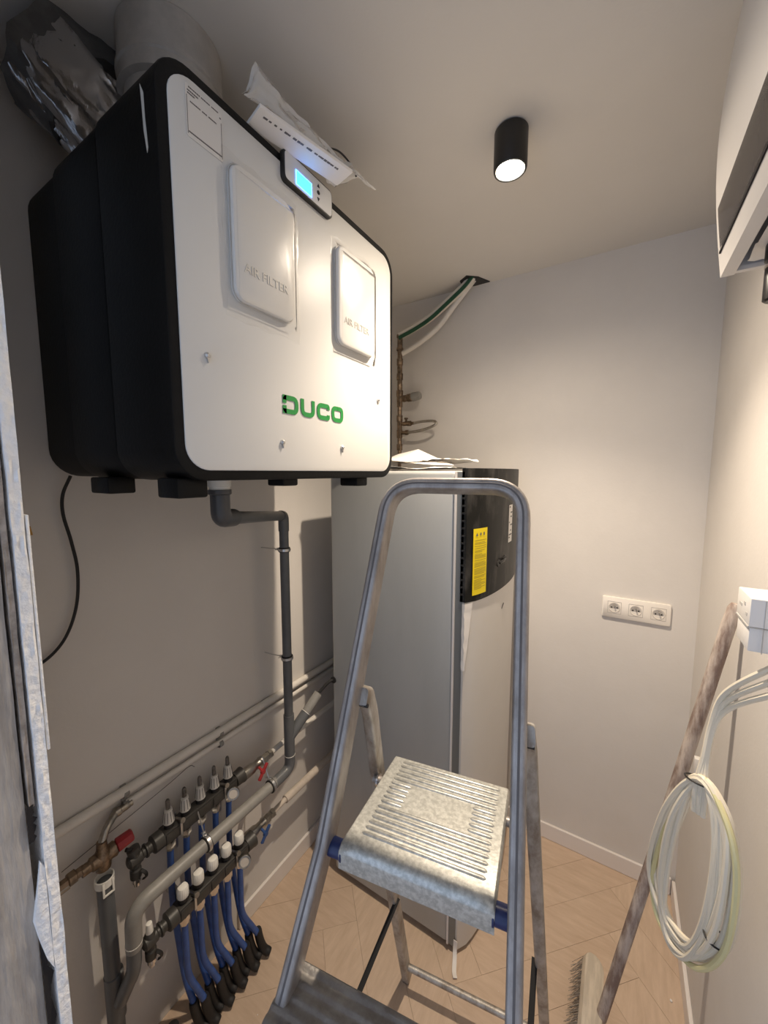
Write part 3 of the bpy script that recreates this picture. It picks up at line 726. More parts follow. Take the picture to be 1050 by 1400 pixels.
# blue tubes and their bend guides
names = ['first', 'second', 'third', 'fourth', 'fifth']
k = 0
for i in range(5):
    for up in (True, False):
        if up: x, y, z = -1.035, yk_up[i], .606
        else: x, y, z = -.975, yk_lo[i], .414
        yb = .545 + .0245*k
        xb = -.985 if up else -.968
        if up: pts = [(x,y,z),(x-.008,y+.002,.52),(x-.012,y+.004,.40),(-1.035,y+.008,.28),(-1.015,(y+yb)/2,.17),(xb,yb-.003,.085),(xb+.004,yb,.045)]
        else: pts = [(x,y,z),(x-.002,y+.001,.33),(x-.006,y+.006,.22),(xb-.008,(y+yb)/2+.004,.14),(xb,yb-.003,.08),(xb+.004,yb,.045)]
        bm = B(); tube(bm, cr(pts, 6), .0090, 12)
        t = thing('heating_tube', '%s blue heating tube from the left, coming from the %s manifold' % (names[i], 'upper' if up else 'lower'), 'tube', (xb, yb, .0), 'blue underfloor heating tubes')
        obj('tube', bm, M['tube'], t)
        gp = cr([(xb-.004,yb-.006,.105),(xb+.001,yb-.001,.060),(xb+.010,yb+.006,.028),(xb+.028,yb+.016,.0145)], 6)
        bm = B(); tube(bm, gp, 1, 12, radii=[.0118]+[.0132]*(len(gp)-3)+[.0128,.011]); o = obj('bend_guide', bm, M['blackrub'], t); o['label'] = 'black floor bend guide'
        k += 1
# lower left tangle : pump connection on the floor
t = thing('floor_valve', 'black floor valve with nickel fittings at the foot of the blue tubes', 'valve', (-1.0,.48,0))
bm = B(); lathe(bm, (-1.0,.482,.012), EZ, [(0,.020),(.002,.024),(.030,.024),(.034,.017),(.075,.017),(.078,.012)], 16); obj('valve_body', bm, M['blackrub'], t)
bm = B(); tube(bm, elbow([(-1.0,.475,.05),(-.985,.43,.055),(-.98,.40,.014)],.02), .0105, 12); obj('hose_bend', bm, M['brass'], t)
bm = B(); lathe(bm, (-.985,.478,.040), V((1,-.5,0)), [(0,.010),(.012,.010),(.014,.0125),(.024,.0125)], 6); obj('nickel_nut', bm, M['nickel'], t)
# shut off valves right of the manifolds
def shutoff(name, label, x, z, y0, hm, hcol, pipe_m, y_end, lower):
    t = thing(name, label, 'valve', (x, y0, z))
    bm = B(); lathe(bm, (x, y0, z), EY, [(0,.013),(.004,.019),(.040,.018),(.050,.014),(.070,.014),(.074,.017),(.082,.017)], 16); o = obj('valve_body', bm, M['nickel'] , t)
    bm = B(); lathe(bm, (x, y0+.082, z), V((0,1,.05)), [(0,.013),(.003,.0165),(.018,.0165),(.020,.013),(.028,.013),(.030,.016),(.042,.016),(.044,.011)], 6); obj('union_nut', bm, M['nickel'], t, True, 25)
    bm = B(); hy = y0+.058; cyl(bm, (x+.008,hy,z-.002), (x+.032,hy,z-.010), .0045, 8)
    for s in (-1, 1): obox(bm, (x+.034, hy+s*.010, z-.011+s*.012), V((0,.64,.77)).normalized(), V((1,0,0)), V((0,-.77,.64)).normalized(), .026, .007, .013, .003)
    lathe(bm, (x+.029,hy,z-.0105), EX, [(0,.009),(.009,.008)], 12)
    o = obj('butterfly_handle', bm, M[hm], t); o['label'] = hcol + ' butterfly handle'
    bm = B(); tube(bm, [(x, y0+.122, z+.003), (x-.002, y0+.19, z+.004)], .0095, 12); obj('copper_tail', bm, M['insul'] if lower else M['cream_pl'], t)
    bm = B(); tube(bm, [(x-.002, y0+.185, z+.004), (x-.004, y_end, z-.005)], .0145 if lower else .0105, 14); o = obj('insulated_pipe', bm, M[pipe_m], t)
    return t
shutoff('shutoff_valve', 'shut-off valve with red butterfly handle right of the upper manifold', -1.035, .632, .772, 'red', 'red', 'cream_pl', 1.74, False)
shutoff('shutoff_valve', 'shut-off valve with blue butterfly handle right of the lower manifold', -1.03, .400, .770, 'blueh', 'blue', 'insul', 1.74, True)
# link between lower manifold and its shut off valve
bm = B(); tube(bm, cr([(-.975,.742,.448),(-.985,.757,.44),(-1.015,.765,.41),(-1.03,.772,.402)],5), .015, 12); tag(obj('union_bend', bm, M['nickel']), 'short nickel bend joining the lower manifold to the blue-handled valve', 'fitting')
bm = B(); tube(bm, cr([(-1.089,.30,.700),(-1.089,.55,.735),(-1.089,.62,.748),(-1.089,.64,.735)],8), .0009, 5); tag(obj('thin_wire', bm, M['grey_print']), 'thin grey wire on the left wall under the conduits', 'wire')

# ------------------------------------------------------------------ boiler (heat pump tank)
TX0, TX1, TY0, TY1, TH = -.925, -.43, 1.117, 1.70, 1.655
t = thing('water_heater', 'tall grey floor-standing water heater with black curved cowl and yellow label', 'water heater', (-.65, 1.4, 0))
bm = B(); box(bm, (TX0,TY0,.022),(TX1,TY1,TH),.012,4); o = obj('side_casing', bm, M['tank'], t); o['label'] = 'grey sheet metal casing'
bm = B(); box(bm, (TX0+.03,TY0+.03,.0),(TX1+.01,TY1-.03,.024)); obj('plinth', bm, M['gap'], t, False)
bm = B(); box(bm, (TX1-.002,TY0-.0035,.025),(TX1+.004,TY0+.01,TH-.002)); o = obj('edge_bead', bm, M['skirt'], t, False); o['label'] = 'bright edge bead'
bm = B(); box(bm, (TX1+.004,TY0+.001,.025),(TX1+.028,TY1-.001,TH-.003)); o = obj('corner_strip', bm, M['tank_edge'], t, False); o['label'] = 'darker corner strip'
def arc_front(x0, xb, y0, y1, n=18):
    out = []
    for i in range(n+1):
        k = i/n; y = y0+(y1-y0)*k; out.append((x0 + (xb-x0)*(1-(2*k-1)**2)**.62 if 0 < k < 1 else x0, y))
    return out
def front_slab(x0, xb, z0, z1, y0=TY0+.003, y1=TY1-.003, xback=TX1+.020):
    A = arc_front(x0, xb, y0, y1); P = [(xback, y0)] + A + [(xback, y1)]
    bm = B(); extrude_poly(bm, P, (0,0,z0), EX, EY, EZ, z1-z0); return bm
o = obj('front_casing', front_slab(-.396, -.338, .018, TH-.012), M['tank_white'], t, True, 50); o['label'] = 'white curved front'
o = obj('cowl', front_slab(-.393, -.334, 1.248, TH+.008, TY0+.001, TY1-.001), M['cap'], t, True, 50); o['label'] = 'dusty black curved cowl'
cowl = o
bm = B()
for i in range(16): box(bm, (-.408, TY0-.0035, 1.27+i*.023), (-.398, TY0+.004, 1.272+i*.023+.004), .0008)
obj('cowl_catch', bm, M['black'], cowl, False)
def on_arc(y, x0=-.393, xb=-.334):
    k = (y-TY0)/(TY1-TY0); return x0 + (xb-x0)*(1-(2*k-1)**2)**.62
def arc_patch(y0, y1, z0, z1, off=.0006, n=8):
    bm = B(); A = [bm.verts.new((on_arc(y0+(y1-y0)*i/n)+off, y0+(y1-y0)*i/n, z0)) for i in range(n+1)]
    C = [bm.verts.new((on_arc(y0+(y1-y0)*i/n)+off, y0+(y1-y0)*i/n, z1)) for i in range(n+1)]
    for i in range(n): bm.faces.new((A[i], A[i+1], C[i+1], C[i]))
    return bm
yl = obj('warning_label', arc_patch(1.135,1.202,1.268,1.478), M['yellow'], t); yl['label'] = 'yellow warning label'
bm = B(); z = 1.440
while z > 1.282:
    y = 1.141; e = random.choice((1.196,1.196,1.19,1.175))
    p = arc_patch(y, e, z, z+.0018, .0010, 4); merge(bm, p); z -= random.choice((.0042,.0042,.0042,.007))
obj('label_print', bm, M['yprint'], yl, False)
bm = B()
for q, yy in enumerate((1.149,1.166,1.183)):
    x = on_arc(yy)+.0011; sl = (on_arc(yy+.004)-on_arc(yy-.004))/.008
    dirv = V((sl,1,0)).normalized(); nn = V((1,-sl,0)).normalized()
    pts = [(-.005,0),(.005,0),(0,.010)] if q == 0 else ([(0,0),(.004,.004),(.002,.010),(-.003,.008),(-.004,.003)] if q == 1 else [(-.003,0),(.003,0),(.003,.010),(-.003,.010)])
    extrude_poly(bm, pts, (x,yy,1.455), dirv, EZ, nn, .0005)
obj('label_symbol', bm, M['grey_print'], yl, False)
sl = obj('rating_label', arc_patch(1.390,1.440,1.40,1.535), M['label'], t); sl['label'] = 'white rating label'
bm = B(); 
for z, a, b in ((1.525,1.394,1.41),(1.505,1.41,1.436),(1.49,1.41,1.43),(1.47,1.394,1.402),(1.46,1.41,1.437),(1.44,1.41,1.425),(1.425,1.394,1.434),(1.415,1.394,1.41)): merge(bm, arc_patch(a, b, z, z+.005, .001, 3))
obj('label_print', bm, M['grey_print'], sl, False)
bm = B(); 
for yy in (1.290, 1.350):
    x = on_arc(yy); lathe(bm, (x-.004,yy,1.345+.1*(yy-1.29)), V((1,-.2,0)), [(0,.013),(.005,.013),(.008,.010)], 14)
tube(bm, [(on_arc(1.293)+.004,1.293,1.345),(on_arc(1.32)+.008,1.32,1.350),(on_arc(1.347)+.004,1.347,1.351)], .004, 8)
o = obj('cowl_handle', bm, M['black'], t)
bm = B(); obox(bm, (on_arc(1.43)-.0005,1.40,1.175), EY, V((0,0,1)), EX, .026, .0035, .002); o.location = o.location
bm.free()
bm = B(); obox(bm, (on_arc(1.36)-.003,1.36,1.176), V((.06,.8,.6)).normalized(), V((0,-.6,.8)), V((1,0,0)), .024, .004, .0012); obj('scratch', bm, M['grey_print'], t, False)
# torn protective film at corner
bm = B(); n = 18; A = []
for i in range(n+1):
    z = 1.245 - i*.012; wd = max(.004, .040*(1-i/n)**.8)
    A.append([bm.verts.new((-.4005+.002*noise.noise(V((z*30,1,0))), TY0-.004, z)), bm.verts.new((-.392+.003*noise.noise(V((z*40,2,0))), TY0-.006+.002*noise.noise(V((z*50,5,0))), z)), bm.verts.new((-.390+wd*.35, TY0+wd*.7-.006, z-.004*noise.noise(V((z*60,0,0)))))])
for i in range(n):
    for j in range(2): bm.faces.new((A[i][j], A[i][j+1], A[i+1][j+1], A[i+1][j]))
o = obj('torn_film', bm, M['paper'], t, True, 60); o['label'] = 'torn white film strip'
bm = B(); sweep(bm, cr([(-.398,TY0-.004,.06),(-.399,TY0-.006,.03),(-.394,TY0-.020,.012),(-.386,TY0-.045,.003),(-.376,TY0-.062,.006)],6), rr(.007,.0008,.0006,1), ref=EX); o = obj('peeled_film', bm, M['paper'], t); o['label'] = 'peeled strip of white film on the floor'
bm = B(); lathe(bm, (TX0+.006,TY0+.0005,.842), V((0,-1,0)), [(0,.013),(.004,.013),(.005,.008)], 10); tube(bm, cr([(TX0+.004,TY0,.842),(-.935,1.10,.832),(-.950,1.075,.808),(-.955,1.064,.797)],5), .0062, 10)
o = obj('drain_hose', bm, M['blackrub'], t); o['label'] = 'black condensate hose'
# crumpled papers on the heater
def sheet(name, label, c, ang, lx, ly, hz, seed, tilt=0, lift=0.0):
    bm = B(); n = 20; rows = []; ca, sa = math.cos(ang), math.sin(ang)
    for i in range(n+1):
        row = []
        for j in range(n+1):
            a = (i/n-.5)*lx; b = (j/n-.5)*ly
            z = hz*(.5+.5*noise.noise(V((a*9+seed, b*9, 0)))) + hz*.35*abs(noise.noise(V((a*26, b*26, seed)))) + max(0, tilt*(a/lx+.5))
            row.append(bm.verts.new((c[0]+a*ca-b*sa, c[1]+a*sa+b*ca, c[2]+z)))
        rows.append(row)
    for i in range(n):
        for j in range(n): bm.faces.new((rows[i][j], rows[i+1][j], rows[i+1][j+1], rows[i][j+1]))
    return tag(obj(name, bm, M['paper'], None, True, 50), label, 'paper')
sheet('paper_sheet', 'lower crumpled white paper lying flat on the water heater', (-.70,1.30,TH+.003), .15, .40, .34, .014, 1)
sheet('paper_sheet', 'upper crumpled white paper with a raised fold on the water heater', (-.66,1.38,TH+.022), .5, .36, .30, .030, 5, -.0)
bm = B()
v = [bm.verts.new(p) for p in ((-.80,1.25,TH+.03),(-.70,1.22,TH+.034),(-.56,1.22,TH+.022),(-.50,1.28,TH+.02),(-.60,1.36,TH+.05),(-.70,1.40,TH+.088),(-.78,1.38,TH+.07))]
bm.faces.new((v[0],v[1],v[5],v[6])); bm.faces.new((v[1],v[2],v[4],v[5])); bm.faces.new((v[2],v[3],v[4]))
tag(obj('paper_sheet', bm, M['paper'], None, False), 'folded white leaflet peaking on top of the paper pile', 'paper')

# ------------------------------------------------------------------ brass riser and pipes behind
t = thing('valve_riser', 'upright row of brass and nickel fittings on the back wall above the heater', 'valve', (-.947,1.70,1.66))
rx, ry = -.950, 1.692
bm = B(); segs = [(1.665,.009),(1.70,.012),(1.73,.010),(1.76,.0145),(1.79,.011),(1.82,.0145),(1.86,.012),(1.90,.015),(1.93,.011),(1.97,.0145),(2.02,.017),(2.05,.013),(2.08,.012),(2.10,.016),(2.13,.0125),(2.17,.0155),(2.20,.012),(2.235,.013)]
P = []; R = []
for i, (z, r) in enumerate(segs):
    z1 = segs[i+1][0] if i < len(segs)-1 else 2.245
    P += [(rx,ry,z+.0005),(rx,ry,z1-.0005)]; R += [r, r]
tube(bm, P, 1, 12, radii=R); obj('riser_fittings', bm, M['brass'], t, True, 30)
bm = B(); cyl(bm, (rx,ry,2.246), (rx,ry,2.305), .0125, 14); lathe(bm, (rx,ry,2.240), EZ, [(0,.017),(.010,.017)], 14); lathe(bm, (rx,ry,2.30), EZ, [(0,.016),(.012,.016),(.014,.01)], 14); obj('riser_top', bm, M['brass'], t)
bm = B(); lathe(bm, (rx+.012,ry,2.008), V((1,-.05,.05)), [(0,.013),(.012,.017),(.030,.015),(.034,.019),(.060,.019),(.062,.016)], 14); obj('side_valve', bm, M['brass'], t)
bm = B(); lathe(bm, (rx+.070,ry-.003,2.011), V((1,-.05,.1)), [(0,.018),(.003,.021),(.036,.0195),(.044,.018),(.045,.012)], 12); o = obj('valve_cap', bm, M['pvc_light'], t); o['label'] = 'grey valve cap'
bm = B(); lathe(bm, (rx+.012,ry,1.888), EX, [(0,.008),(.012,.011),(.030,.010),(.034,.013),(.050,.013),(.052,.008),(.068,.007)], 10); lathe(bm, (rx+.036,ry,1.896), EZ, [(0,.006),(.012,.006),(.014,.010),(.020,.010)], 8)
lathe(bm, (rx+.012,ry,1.845), EX, [(0,.009),(.020,.009),(.022,.012),(.034,.012)], 10); obj('small_valve', bm, M['brass'], t)
bm = B(); tube(bm, cr([(rx+.078,ry,1.888),(rx+.13,ry,1.893),(rx+.185,ry-.002,1.890),(rx+.20,ry-.010,1.876),(rx+.17,ry-.014,1.860),(rx+.11,ry-.010,1.848),(rx+.046,ry,1.845)],8), .0062, 10); o = obj('braided_hose', bm, M['nickel'], t); o['label'] = 'braided loop hose'
bm = B(); tube(bm, cr([(-.945,1.700,2.225),(-.85,1.703,2.262),(-.76,1.707,2.315),(-.70,1.708,2.375),(-.64,1.70,2.43),(-.58,1.695,2.485)],8), .0125, 12)
tag(obj('ceiling_pipe', bm, M['cream_pl']), 'white plastic pipe curving up the back wall into the ceiling', 'pipe')
bm = B(); tube(bm, cr([(-.948,1.688,2.31),(-.86,1.69,2.335),(-.78,1.69,2.365),(-.70,1.688,2.41),(-.62,1.68,2.455),(-.585,1.675,2.485)],8), .018, 12)
t = thing('insulated_pipe', 'white pipe with green edge running into the ceiling hole', 'pipe', (-.8,1.69,2.3))
obj('white_sleeve', bm, M['cream_pl'], t)
bm = B(); sweep(bm, cr([(-.945,1.672,2.292),(-.86,1.674,2.317),(-.78,1.672,2.348),(-.70,1.670,2.395),(-.62,1.662,2.442),(-.580,1.655,2.474)],8), rr(.009,.0035,.003,2), ref=EZ)
o = obj('green_sleeve', bm, M['green_pipe'], t); o['label'] = 'dark green sleeve'

# ------------------------------------------------------------------ step ladder
LA = math.radians(9.6); WA = V((math.cos(LA), math.sin(LA), 0)); DA = V((-math.sin(LA), math.cos(LA), 0))
def lp(a, d, z): return WA*a + DA*d + EZ*z
def ff(z): return .55 + .34*(z-1)          # depth of the front frame at height z
def rf(z): return 1.048 - .337*z           # depth of the rear frame
lad = thing('step_ladder', 'worn aluminium step ladder with hoop handrail and large ribbed platform', 'ladder', lp(-.17,.6,0))
wl_ = lambda z: -.336 - .155*(.987-z) if z < .987 else -.336 + (z-.987)*.069
wr_ = lambda z: -.008 + .03*(.98-z) if z < .98 else -.008 - (z-.98)*.029
def railprof():   # rounded outer side, flat inner, about 24 x 36 mm
    return rr(.0118, .0225, .006, 4)
ptsL = [lp(wl_(z), ff(z), z) for z in (0.0,.25,.5,.75,.987,1.25,1.50)]
ptsR = [lp(wr_(z), ff(z), z) for z in (1.50,1.25,.98,.75,.5,.25,0.0)]
corner = [lp(-.297,ff(1.50),1.50), lp(-.283,ff(1.622),1.622), lp(-.060,ff(1.622)+.0,1.622), lp(-.023,ff(1.50),1.50)]
top = []
c1 = elbow([lp(-.3005,ff(1.50),1.50), lp(-.292,ff(1.624),1.624), lp(-.16,ff(1.624),1.624)], .085, 10)[1:-1]
c2 = elbow([lp(-.16,ff(1.624),1.624), lp(-.026,ff(1.624),1.624), lp(-.0235,ff(1.50),1.50)], .085, 10)[1:-1]
path = ptsL + c1 + c2 + ptsR
nrm = (DA - EZ*.34).normalized()
bm = B(); sweep(bm, path, [(p[1], p[0]) for p in railprof()], ref=nrm); bmesh.ops.translate(bm, vec=nrm*.0045, verts=bm.verts); o = obj('handrail_frame', bm, M['alu'], lad, True, 50)
# darker channel line in the front face of the rails
bm = B(); sweep(bm, [p - nrm*.0182 for p in path[1:-1]], rr(.0006,.0018,.0004,1), ref=nrm); o = obj('frame_groove', bm, M['groove'], lad); o['label'] = 'dark groove along the frame'
for s, w_ in ((-1, wl_), (1, wr_)):
    bm = B(); obox(bm, lp(w_(.02), ff(.02), .022), WA, DA, EZ, .032, .046, .044, .006); o = obj('rail_foot', bm, M['blackrub'], lad)
# rear legs
def rl(s, z): return (-.342 + .029*z) if s < 0 else (.078 - .066*z)
for s in (-1, 1):
    P = [lp(rl(s,z), rf(z)+max(0,z-.6)*.05, z) for z in (0.022,.3,.6,.9,1.08,1.15)]
    P += [lp(rl(s,1.2), ff(1.20)+.054, 1.186), lp(rl(s,1.22), ff(1.21)+.040, 1.208), lp(rl(s,1.23), ff(1.215)+.018, 1.216)]
    P = [P[0], P[1], P[2], P[3]] + cr(P[4:], 5)
    bm = B(); sweep(bm, P, [(p[1], p[0]) for p in rr(.0125,.0165,.006,3)], ref=DA); o = obj('rear_leg', bm, M['alu_dirty'], lad, True, 50)
    bm = B(); obox(bm, lp(rl(s,0), rf(0), .013), WA, DA, EZ, .024, .036, .026, .005); obj('leg_foot', bm, M['alu_dirty'], lad)
    bm = B(); cyl(bm, lp(rl(s,1.23)+s*.012, ff(1.20)+.022, 1.20), lp(rl(s,1.23)-s*.0145, ff(1.20)+.022, 1.20), .004, 12); obj('pivot_bolt', bm, M['blackrub'], lad)
bm = B(); cyl(bm, lp(rl(-1,.09), rf(.09), .09), lp(rl(1,.09), rf(.09), .09), .0095, 14); obj('rear_crossbar', bm, M['alu_dirty'], lad)
bm = B(); cyl(bm, lp(-.312, .713, .984), lp(-.006, .713, .984), .0085, 14); obj('platform_crossbar', bm, M['alu'], lad)
lathe_ = B(); _lathe2(lathe_, lp(-.303,.713,.984), WA, [(0,.0085),(0,.013),(.004,.013),(.004,.0085)], 16); obj('bar_collar', lathe_, M['chrome'], lad)
# platform: pressed sheet with rounded front lip and raised ribs
pz = 1.000
def plx(d, k):   # slightly tapered in width
    q = (d-.537)/(.778-.537); a = -.304 + .018*q; b = -.038 + .004*q; return a + (b-a)*k
prof = [(.778,-.030,0),(.778,-.004,0),(.775,0,0),(.700,0,0),(.62,0,0),(.556,0,0),(.548,-.0015,0),(.542,-.005,0),(.5385,-.010,0),(.5375,-.016,0),(.5375,-.046,0)]
bm = B(); rows = []
for d, dz, _ in prof:
    row = []
    ks = [(0,-.030),(0,-.004),(.012,0)] + [(i/8,0) for i in range(1,8)] + [(.988,0),(1,-.004),(1,-.030)]
    for k_, e in ks: row.append(bm.verts.new(lp(plx(d,k_), d, pz+dz+ (e if dz > -.02 else min(0,e*.0)))))
    rows.append(row)
for i in range(len(rows)-1):
    for j in range(len(rows[0])-1): bm.faces.new((rows[i][j], rows[i][j+1], rows[i+1][j+1], rows[i+1][j]))
pl = obj('platform', bm, M['plat'], lad, True, 50); pl['label'] = 'ribbed speckled aluminium platform'
def rib(bm, d, k0, k1):
    a = lp(plx(d,k0), d, pz+.0002); b = lp(plx(d,k1), d, pz+.0002)
    dirv = (b-a).normalized(); prof = [(-.0040,0),(-.0030,.0014),(-.0012,.0022),(.0012,.0022),(.0030,.0014),(.0040,0)]
    P = [a, a+dirv*.004, b-dirv*.004, b]; R = [.3,1,1,.3]
    y = EZ.cross(dirv)
    rings = [[bm.verts.new(p + y*q[0]*s + EZ*q[1]*s) for q in prof] for p, s in zip(P, R)]
    for i in range(3):
        for j in range(5): bm.faces.new((rings[i][j], rings[i][j+1], rings[i+1][j+1], rings[i+1][j]))
    bm.faces.new(rings[0]); bm.faces.new(rings[-1])
bm = B()
for i in range(5): rib(bm, .765-.0125*i-.001, .10, .93)
for i in range(5): 
    dd = .7015-.0125*i; rib(bm, dd, .10, .27); rib(bm, dd, .76, .93)
for i in range(6): rib(bm, .638-.0125*i, .10, .93)
o = obj('anti_slip_ribs', bm, M['plat'], pl, True, 60); o['label'] = 'raised anti-slip ribs'
for s, w_ in ((-1, wl_), (1, wr_)):
    bm = B(); a = w_(.975) - s*.006; e = plx(.545, 0 if s < 0 else 1) - s*.004
    _lathe2(bm, lp(a, .553, .974), WA if s < 0 else -WA, [(0,.0155),(abs(e-a)-.004,.0155),(abs(e-a)-.003,.0175),(abs(e-a),.0175),(abs(e-a)+.001,.012)], 20)
    o = obj('blue_sleeve', bm, M['sleeve'], lad); o['label'] = 'navy blue plastic sleeve'
# treads
def tread(z):
    a0, a1 = wl_(z)-.014, wr_(z)+.014; d0 = ff(z)-.052; d1 = ff(z)+.050
    prof = [(d1,-.028),(d1,-.003),(d1-.003,0)]
    g = 0
    dd = d1-.010
    while dd > d0+.022:
        prof += [(dd,0),(dd-.0035,-.0022),(dd-.0095,-.0022),(dd-.013,0)]; dd -= .021
    prof += [(d0+.010,0),(d0+.004,-.002),(d0,-.008),(d0-.001,-.018),(d0+.004,-.030)]
    bm = B(); A = [bm.verts.new(lp(a0,d,z+e)) for d, e in prof]; C = [bm.verts.new(lp(a1,d,z+e)) for d, e in prof]
    for i in range(len(prof)-1): bm.faces.new((A[i], A[i+1], C[i+1], C[i]))
    bm.faces.new(A[::-1]); bm.faces.new(C)
    bmesh.ops.holes_fill(bm, edges=[e for e in bm.edges if e.is_boundary])
    return obj('tread', bm, M['tread'], lad, True, 35)
for z in (.762,.508,.254): tread(z)
for s in (-1, 1):
    bm = B(); a = lp(rl(s,.50)-s*.013, rf(.50), .50); b = lp((wl_ if s < 0 else wr_)(.27)-s*.013, ff(.27)+.0, .27)
    sweep(bm, [a, (a+b)/2 - EZ*.004, b], rr(.0065,.0009,.0006,1), ref=WA); o = obj('safety_strap', bm, M['strap'], lad); o['label'] = 'black webbing strap'

# ------------------------------------------------------------------ broom
t = thing('broom', 'long dirty wooden broom leaning against the right wall, bristles on the floor', 'broom', (.02,1.14,0))
T = V((.2425,1.174,1.345)); F = V((.029,1.150,.049)); dh = (T-F).normalized(); Bt = V((.0145,1.148,.062)); 
P0 = F + dh*.03
bm = B(); tube(bm, [P0, P0+dh*.2, P0+dh*.6, T-dh*.05, T-dh*.012, T], 1, 16, radii=[.0145,.0145,.0145,.0145,.0125,.008]); obj('broom_handle', bm, M['pole'], t)
bd = V((-.42,.0,-.907)).normalized(); bu = EY; bv = bd.cross(bu).normalized()
bc = V((.006,1.135,.086))
bm = B(); pts = []
Lb, Wb = .155, .0285
for i in range(7): a = math.radians(-90+180*i/6); pts.append((Lb-.028+.028*math.cos(a), Wb*math.sin(a)))
for i in range(7): a = math.radians(90+180*i/6); pts.append((-Lb+.028+.028*math.cos(a), Wb*math.sin(a)))
extrude_poly(bm, pts, bc + bd*.010, bu, bv, -bd, .022, .004); obj('broom_head', bm, M['block'], t)
bm = B()
for i in range(34):
    for j in range(7):
        for k in range(3):
            a = -Lb+.012+(2*Lb-.024)*i/33 + random.uniform(-.003,.003); b = (j-3)*.0072 + random.uniform(-.002,.002)
            s = bc + bd*.010 + bu*a + bv*b; ln = .066+random.uniform(-.006,.0)
            e = s + (bd + bu*random.uniform(-.16,.16) + bv*(b*6+random.uniform(-.12,.12)))*ln
            if e.z < .002: e = s + (e-s)*((s.z-.002)/(s.z-e.z))
            cyl(bm, s, e, .0009, 3, .0006)
o = obj('bristles', bm, M['bristle'], t, False); o['kind'] = 'stuff'; o['label'] = 'grey dusty bristles'

# ------------------------------------------------------------------ junction box and cables on the right wall
t = thing('junction_box', 'white double junction box on the right wall above the cable coil', 'junction box', (XR,.82,1.41))
bm = B(); box(bm, (.180,.786,1.412),(XR-.0005,.861,1.457),.0015); obj('upper_housing', bm, M['box'], t)
bm = B(); box(bm, (.182,.790,1.372),(XR-.0005,.859,1.4105),.0015); obj('lower_housing', bm, M['box'], t)
bm = B(); box(bm, (.1792,.788,1.4095),(.183,.860,1.4128),.0005); box(bm, (.197,.7852,1.372),(.1978,.7870,1.456)); box(bm, (.182,.7852,1.4105),(XR-.001,.7865,1.4118)); box(bm, (.1795,.800,1.425),(.1803,.808,1.430)); box(bm, (.1795,.830,1.432),(.1803,.845,1.437)); box(bm, (.1795,.812,1.438),(.1803,.820,1.444))
box(bm, (.215,.7850,1.403),(.232,.7865,1.4085))
obj('housing_seam', bm, M['emboss'], t, False)
# coil
coil = thing('cable_coil', 'hanging coil of cream white cables tied at the top on the right wall', 'cable', (.15,.85,.90))
KP = [V(p) for p in ((.148,.846,1.099),(.1165,.893,.98),(.101,.916,.818),(.1185,.889,.739),(.158,.831,.751),(.1855,.791,.853),(.1915,.782,.99),(.181,.798,1.076))]
topz = V((.149,.845,1.090)); cu = V((-.045,.067,0))
for k in range(10):
    sv = random.uniform(.90, 1.06); sh = random.uniform(.60, 1.02) if k > 2 else (1.02, .90, .97)[k]
    side = random.uniform(-.05, .16); nx = random.uniform(-.007, .007)
    P = []
    for i, q in enumerate(KP):
        d = q - KP[0]; g = math.sin(math.pi*min(1, -d.z/.37)) if d.z < -.005 else 0
        P.append(V((KP[0].x + d.x*sh, KP[0].y + d.y*sh, KP[0].z + d.z*sv)) - cu*side*g + V((nx, nx*.6, 0))*(.4+g)
                 + V((random.uniform(-.003,.003), random.uniform(-.003,.003), random.uniform(-.004,.004))))
    ring = []; m = len(P)
    for i in range(m):
        p0, p1, p2, p3 = P[(i-1)%m], P[i], P[(i+1)%m], P[(i+2)%m]
        for j in range(8):
            t = j/8; ring.append(0.5*((2*p1)+(p2-p0)*t+(2*p0-5*p1+4*p2-p3)*t*t+(3*p1-p0-3*p2+p3)*t*t*t))
    bm = B(); tube(bm, ring, .0050, 8, closed=True); o = obj('cable_loop', bm, M['cable_y'] if k == 0 else M['cable'], coil)
    if k == 0: o['label'] = 'yellowish cable loop'
for k, (y0, z0, x0) in enumerate(((.760,1.372,.226),(.755,1.352,.228),(.748,1.335,.232))):
    bm = B(); e = topz + V((.006*k-.004, -.004*k, -.004))
    tube(bm, cr([(.246,.700-.01*k,z0-.012),(x0,y0,z0+.002),(.196+.003*k,.80,1.330-.018*k),(.170+.003*k,.845,1.265-.012*k),(.160+.002*k,.856,1.20),(.153+.002*k,.850,1.14),e,(e.x,e.y,e.z-.05)],8), .0050, 8)
    obj('cable_lead', bm, M['cable'], coil)
for (c_, r_, ax_) in ((topz + EZ*.006, .021, V((.12,.25,.95))), (V((.180,.800,.850)), .0155, V((.15,-.25,.95)))):
    bm = B(); ax_ = ax_.normalized(); x_ = ax_.orthogonal().normalized(); y_ = ax_.cross(x_)
    tube(bm, [c_ + (x_*math.cos(2*PI*i/20) + y_*math.sin(2*PI*i/20))*r_ for i in range(20)], .0016, 6, closed=True)
    o = obj('cable_tie', bm, M['blackrub'], coil); o['label'] = 'black cable tie'
bm = B(); box(bm, (.2465,1.485,.688),(XR-.0005,1.505,.745),.001); tag(obj('wall_clip', bm, M['box']), 'small white clip on the right wall behind the cable coil', 'clip')
bm = B(); tube(bm, cr([(.249,1.08,1.352),(.252,1.075,1.26),(.254,1.065,.9),(.255,1.058,.6),(.255,1.05,.30),(.255,1.05,.075)],6), .004, 6)
bm.free()
bm = B(); tube(bm, cr([(.252,.845,1.372),(.2575,.842,1.30),(.2575,.835,1.0),(.2575,.83,.6),(.2575,.825,.075)],6), .0036, 8)
bm.free()

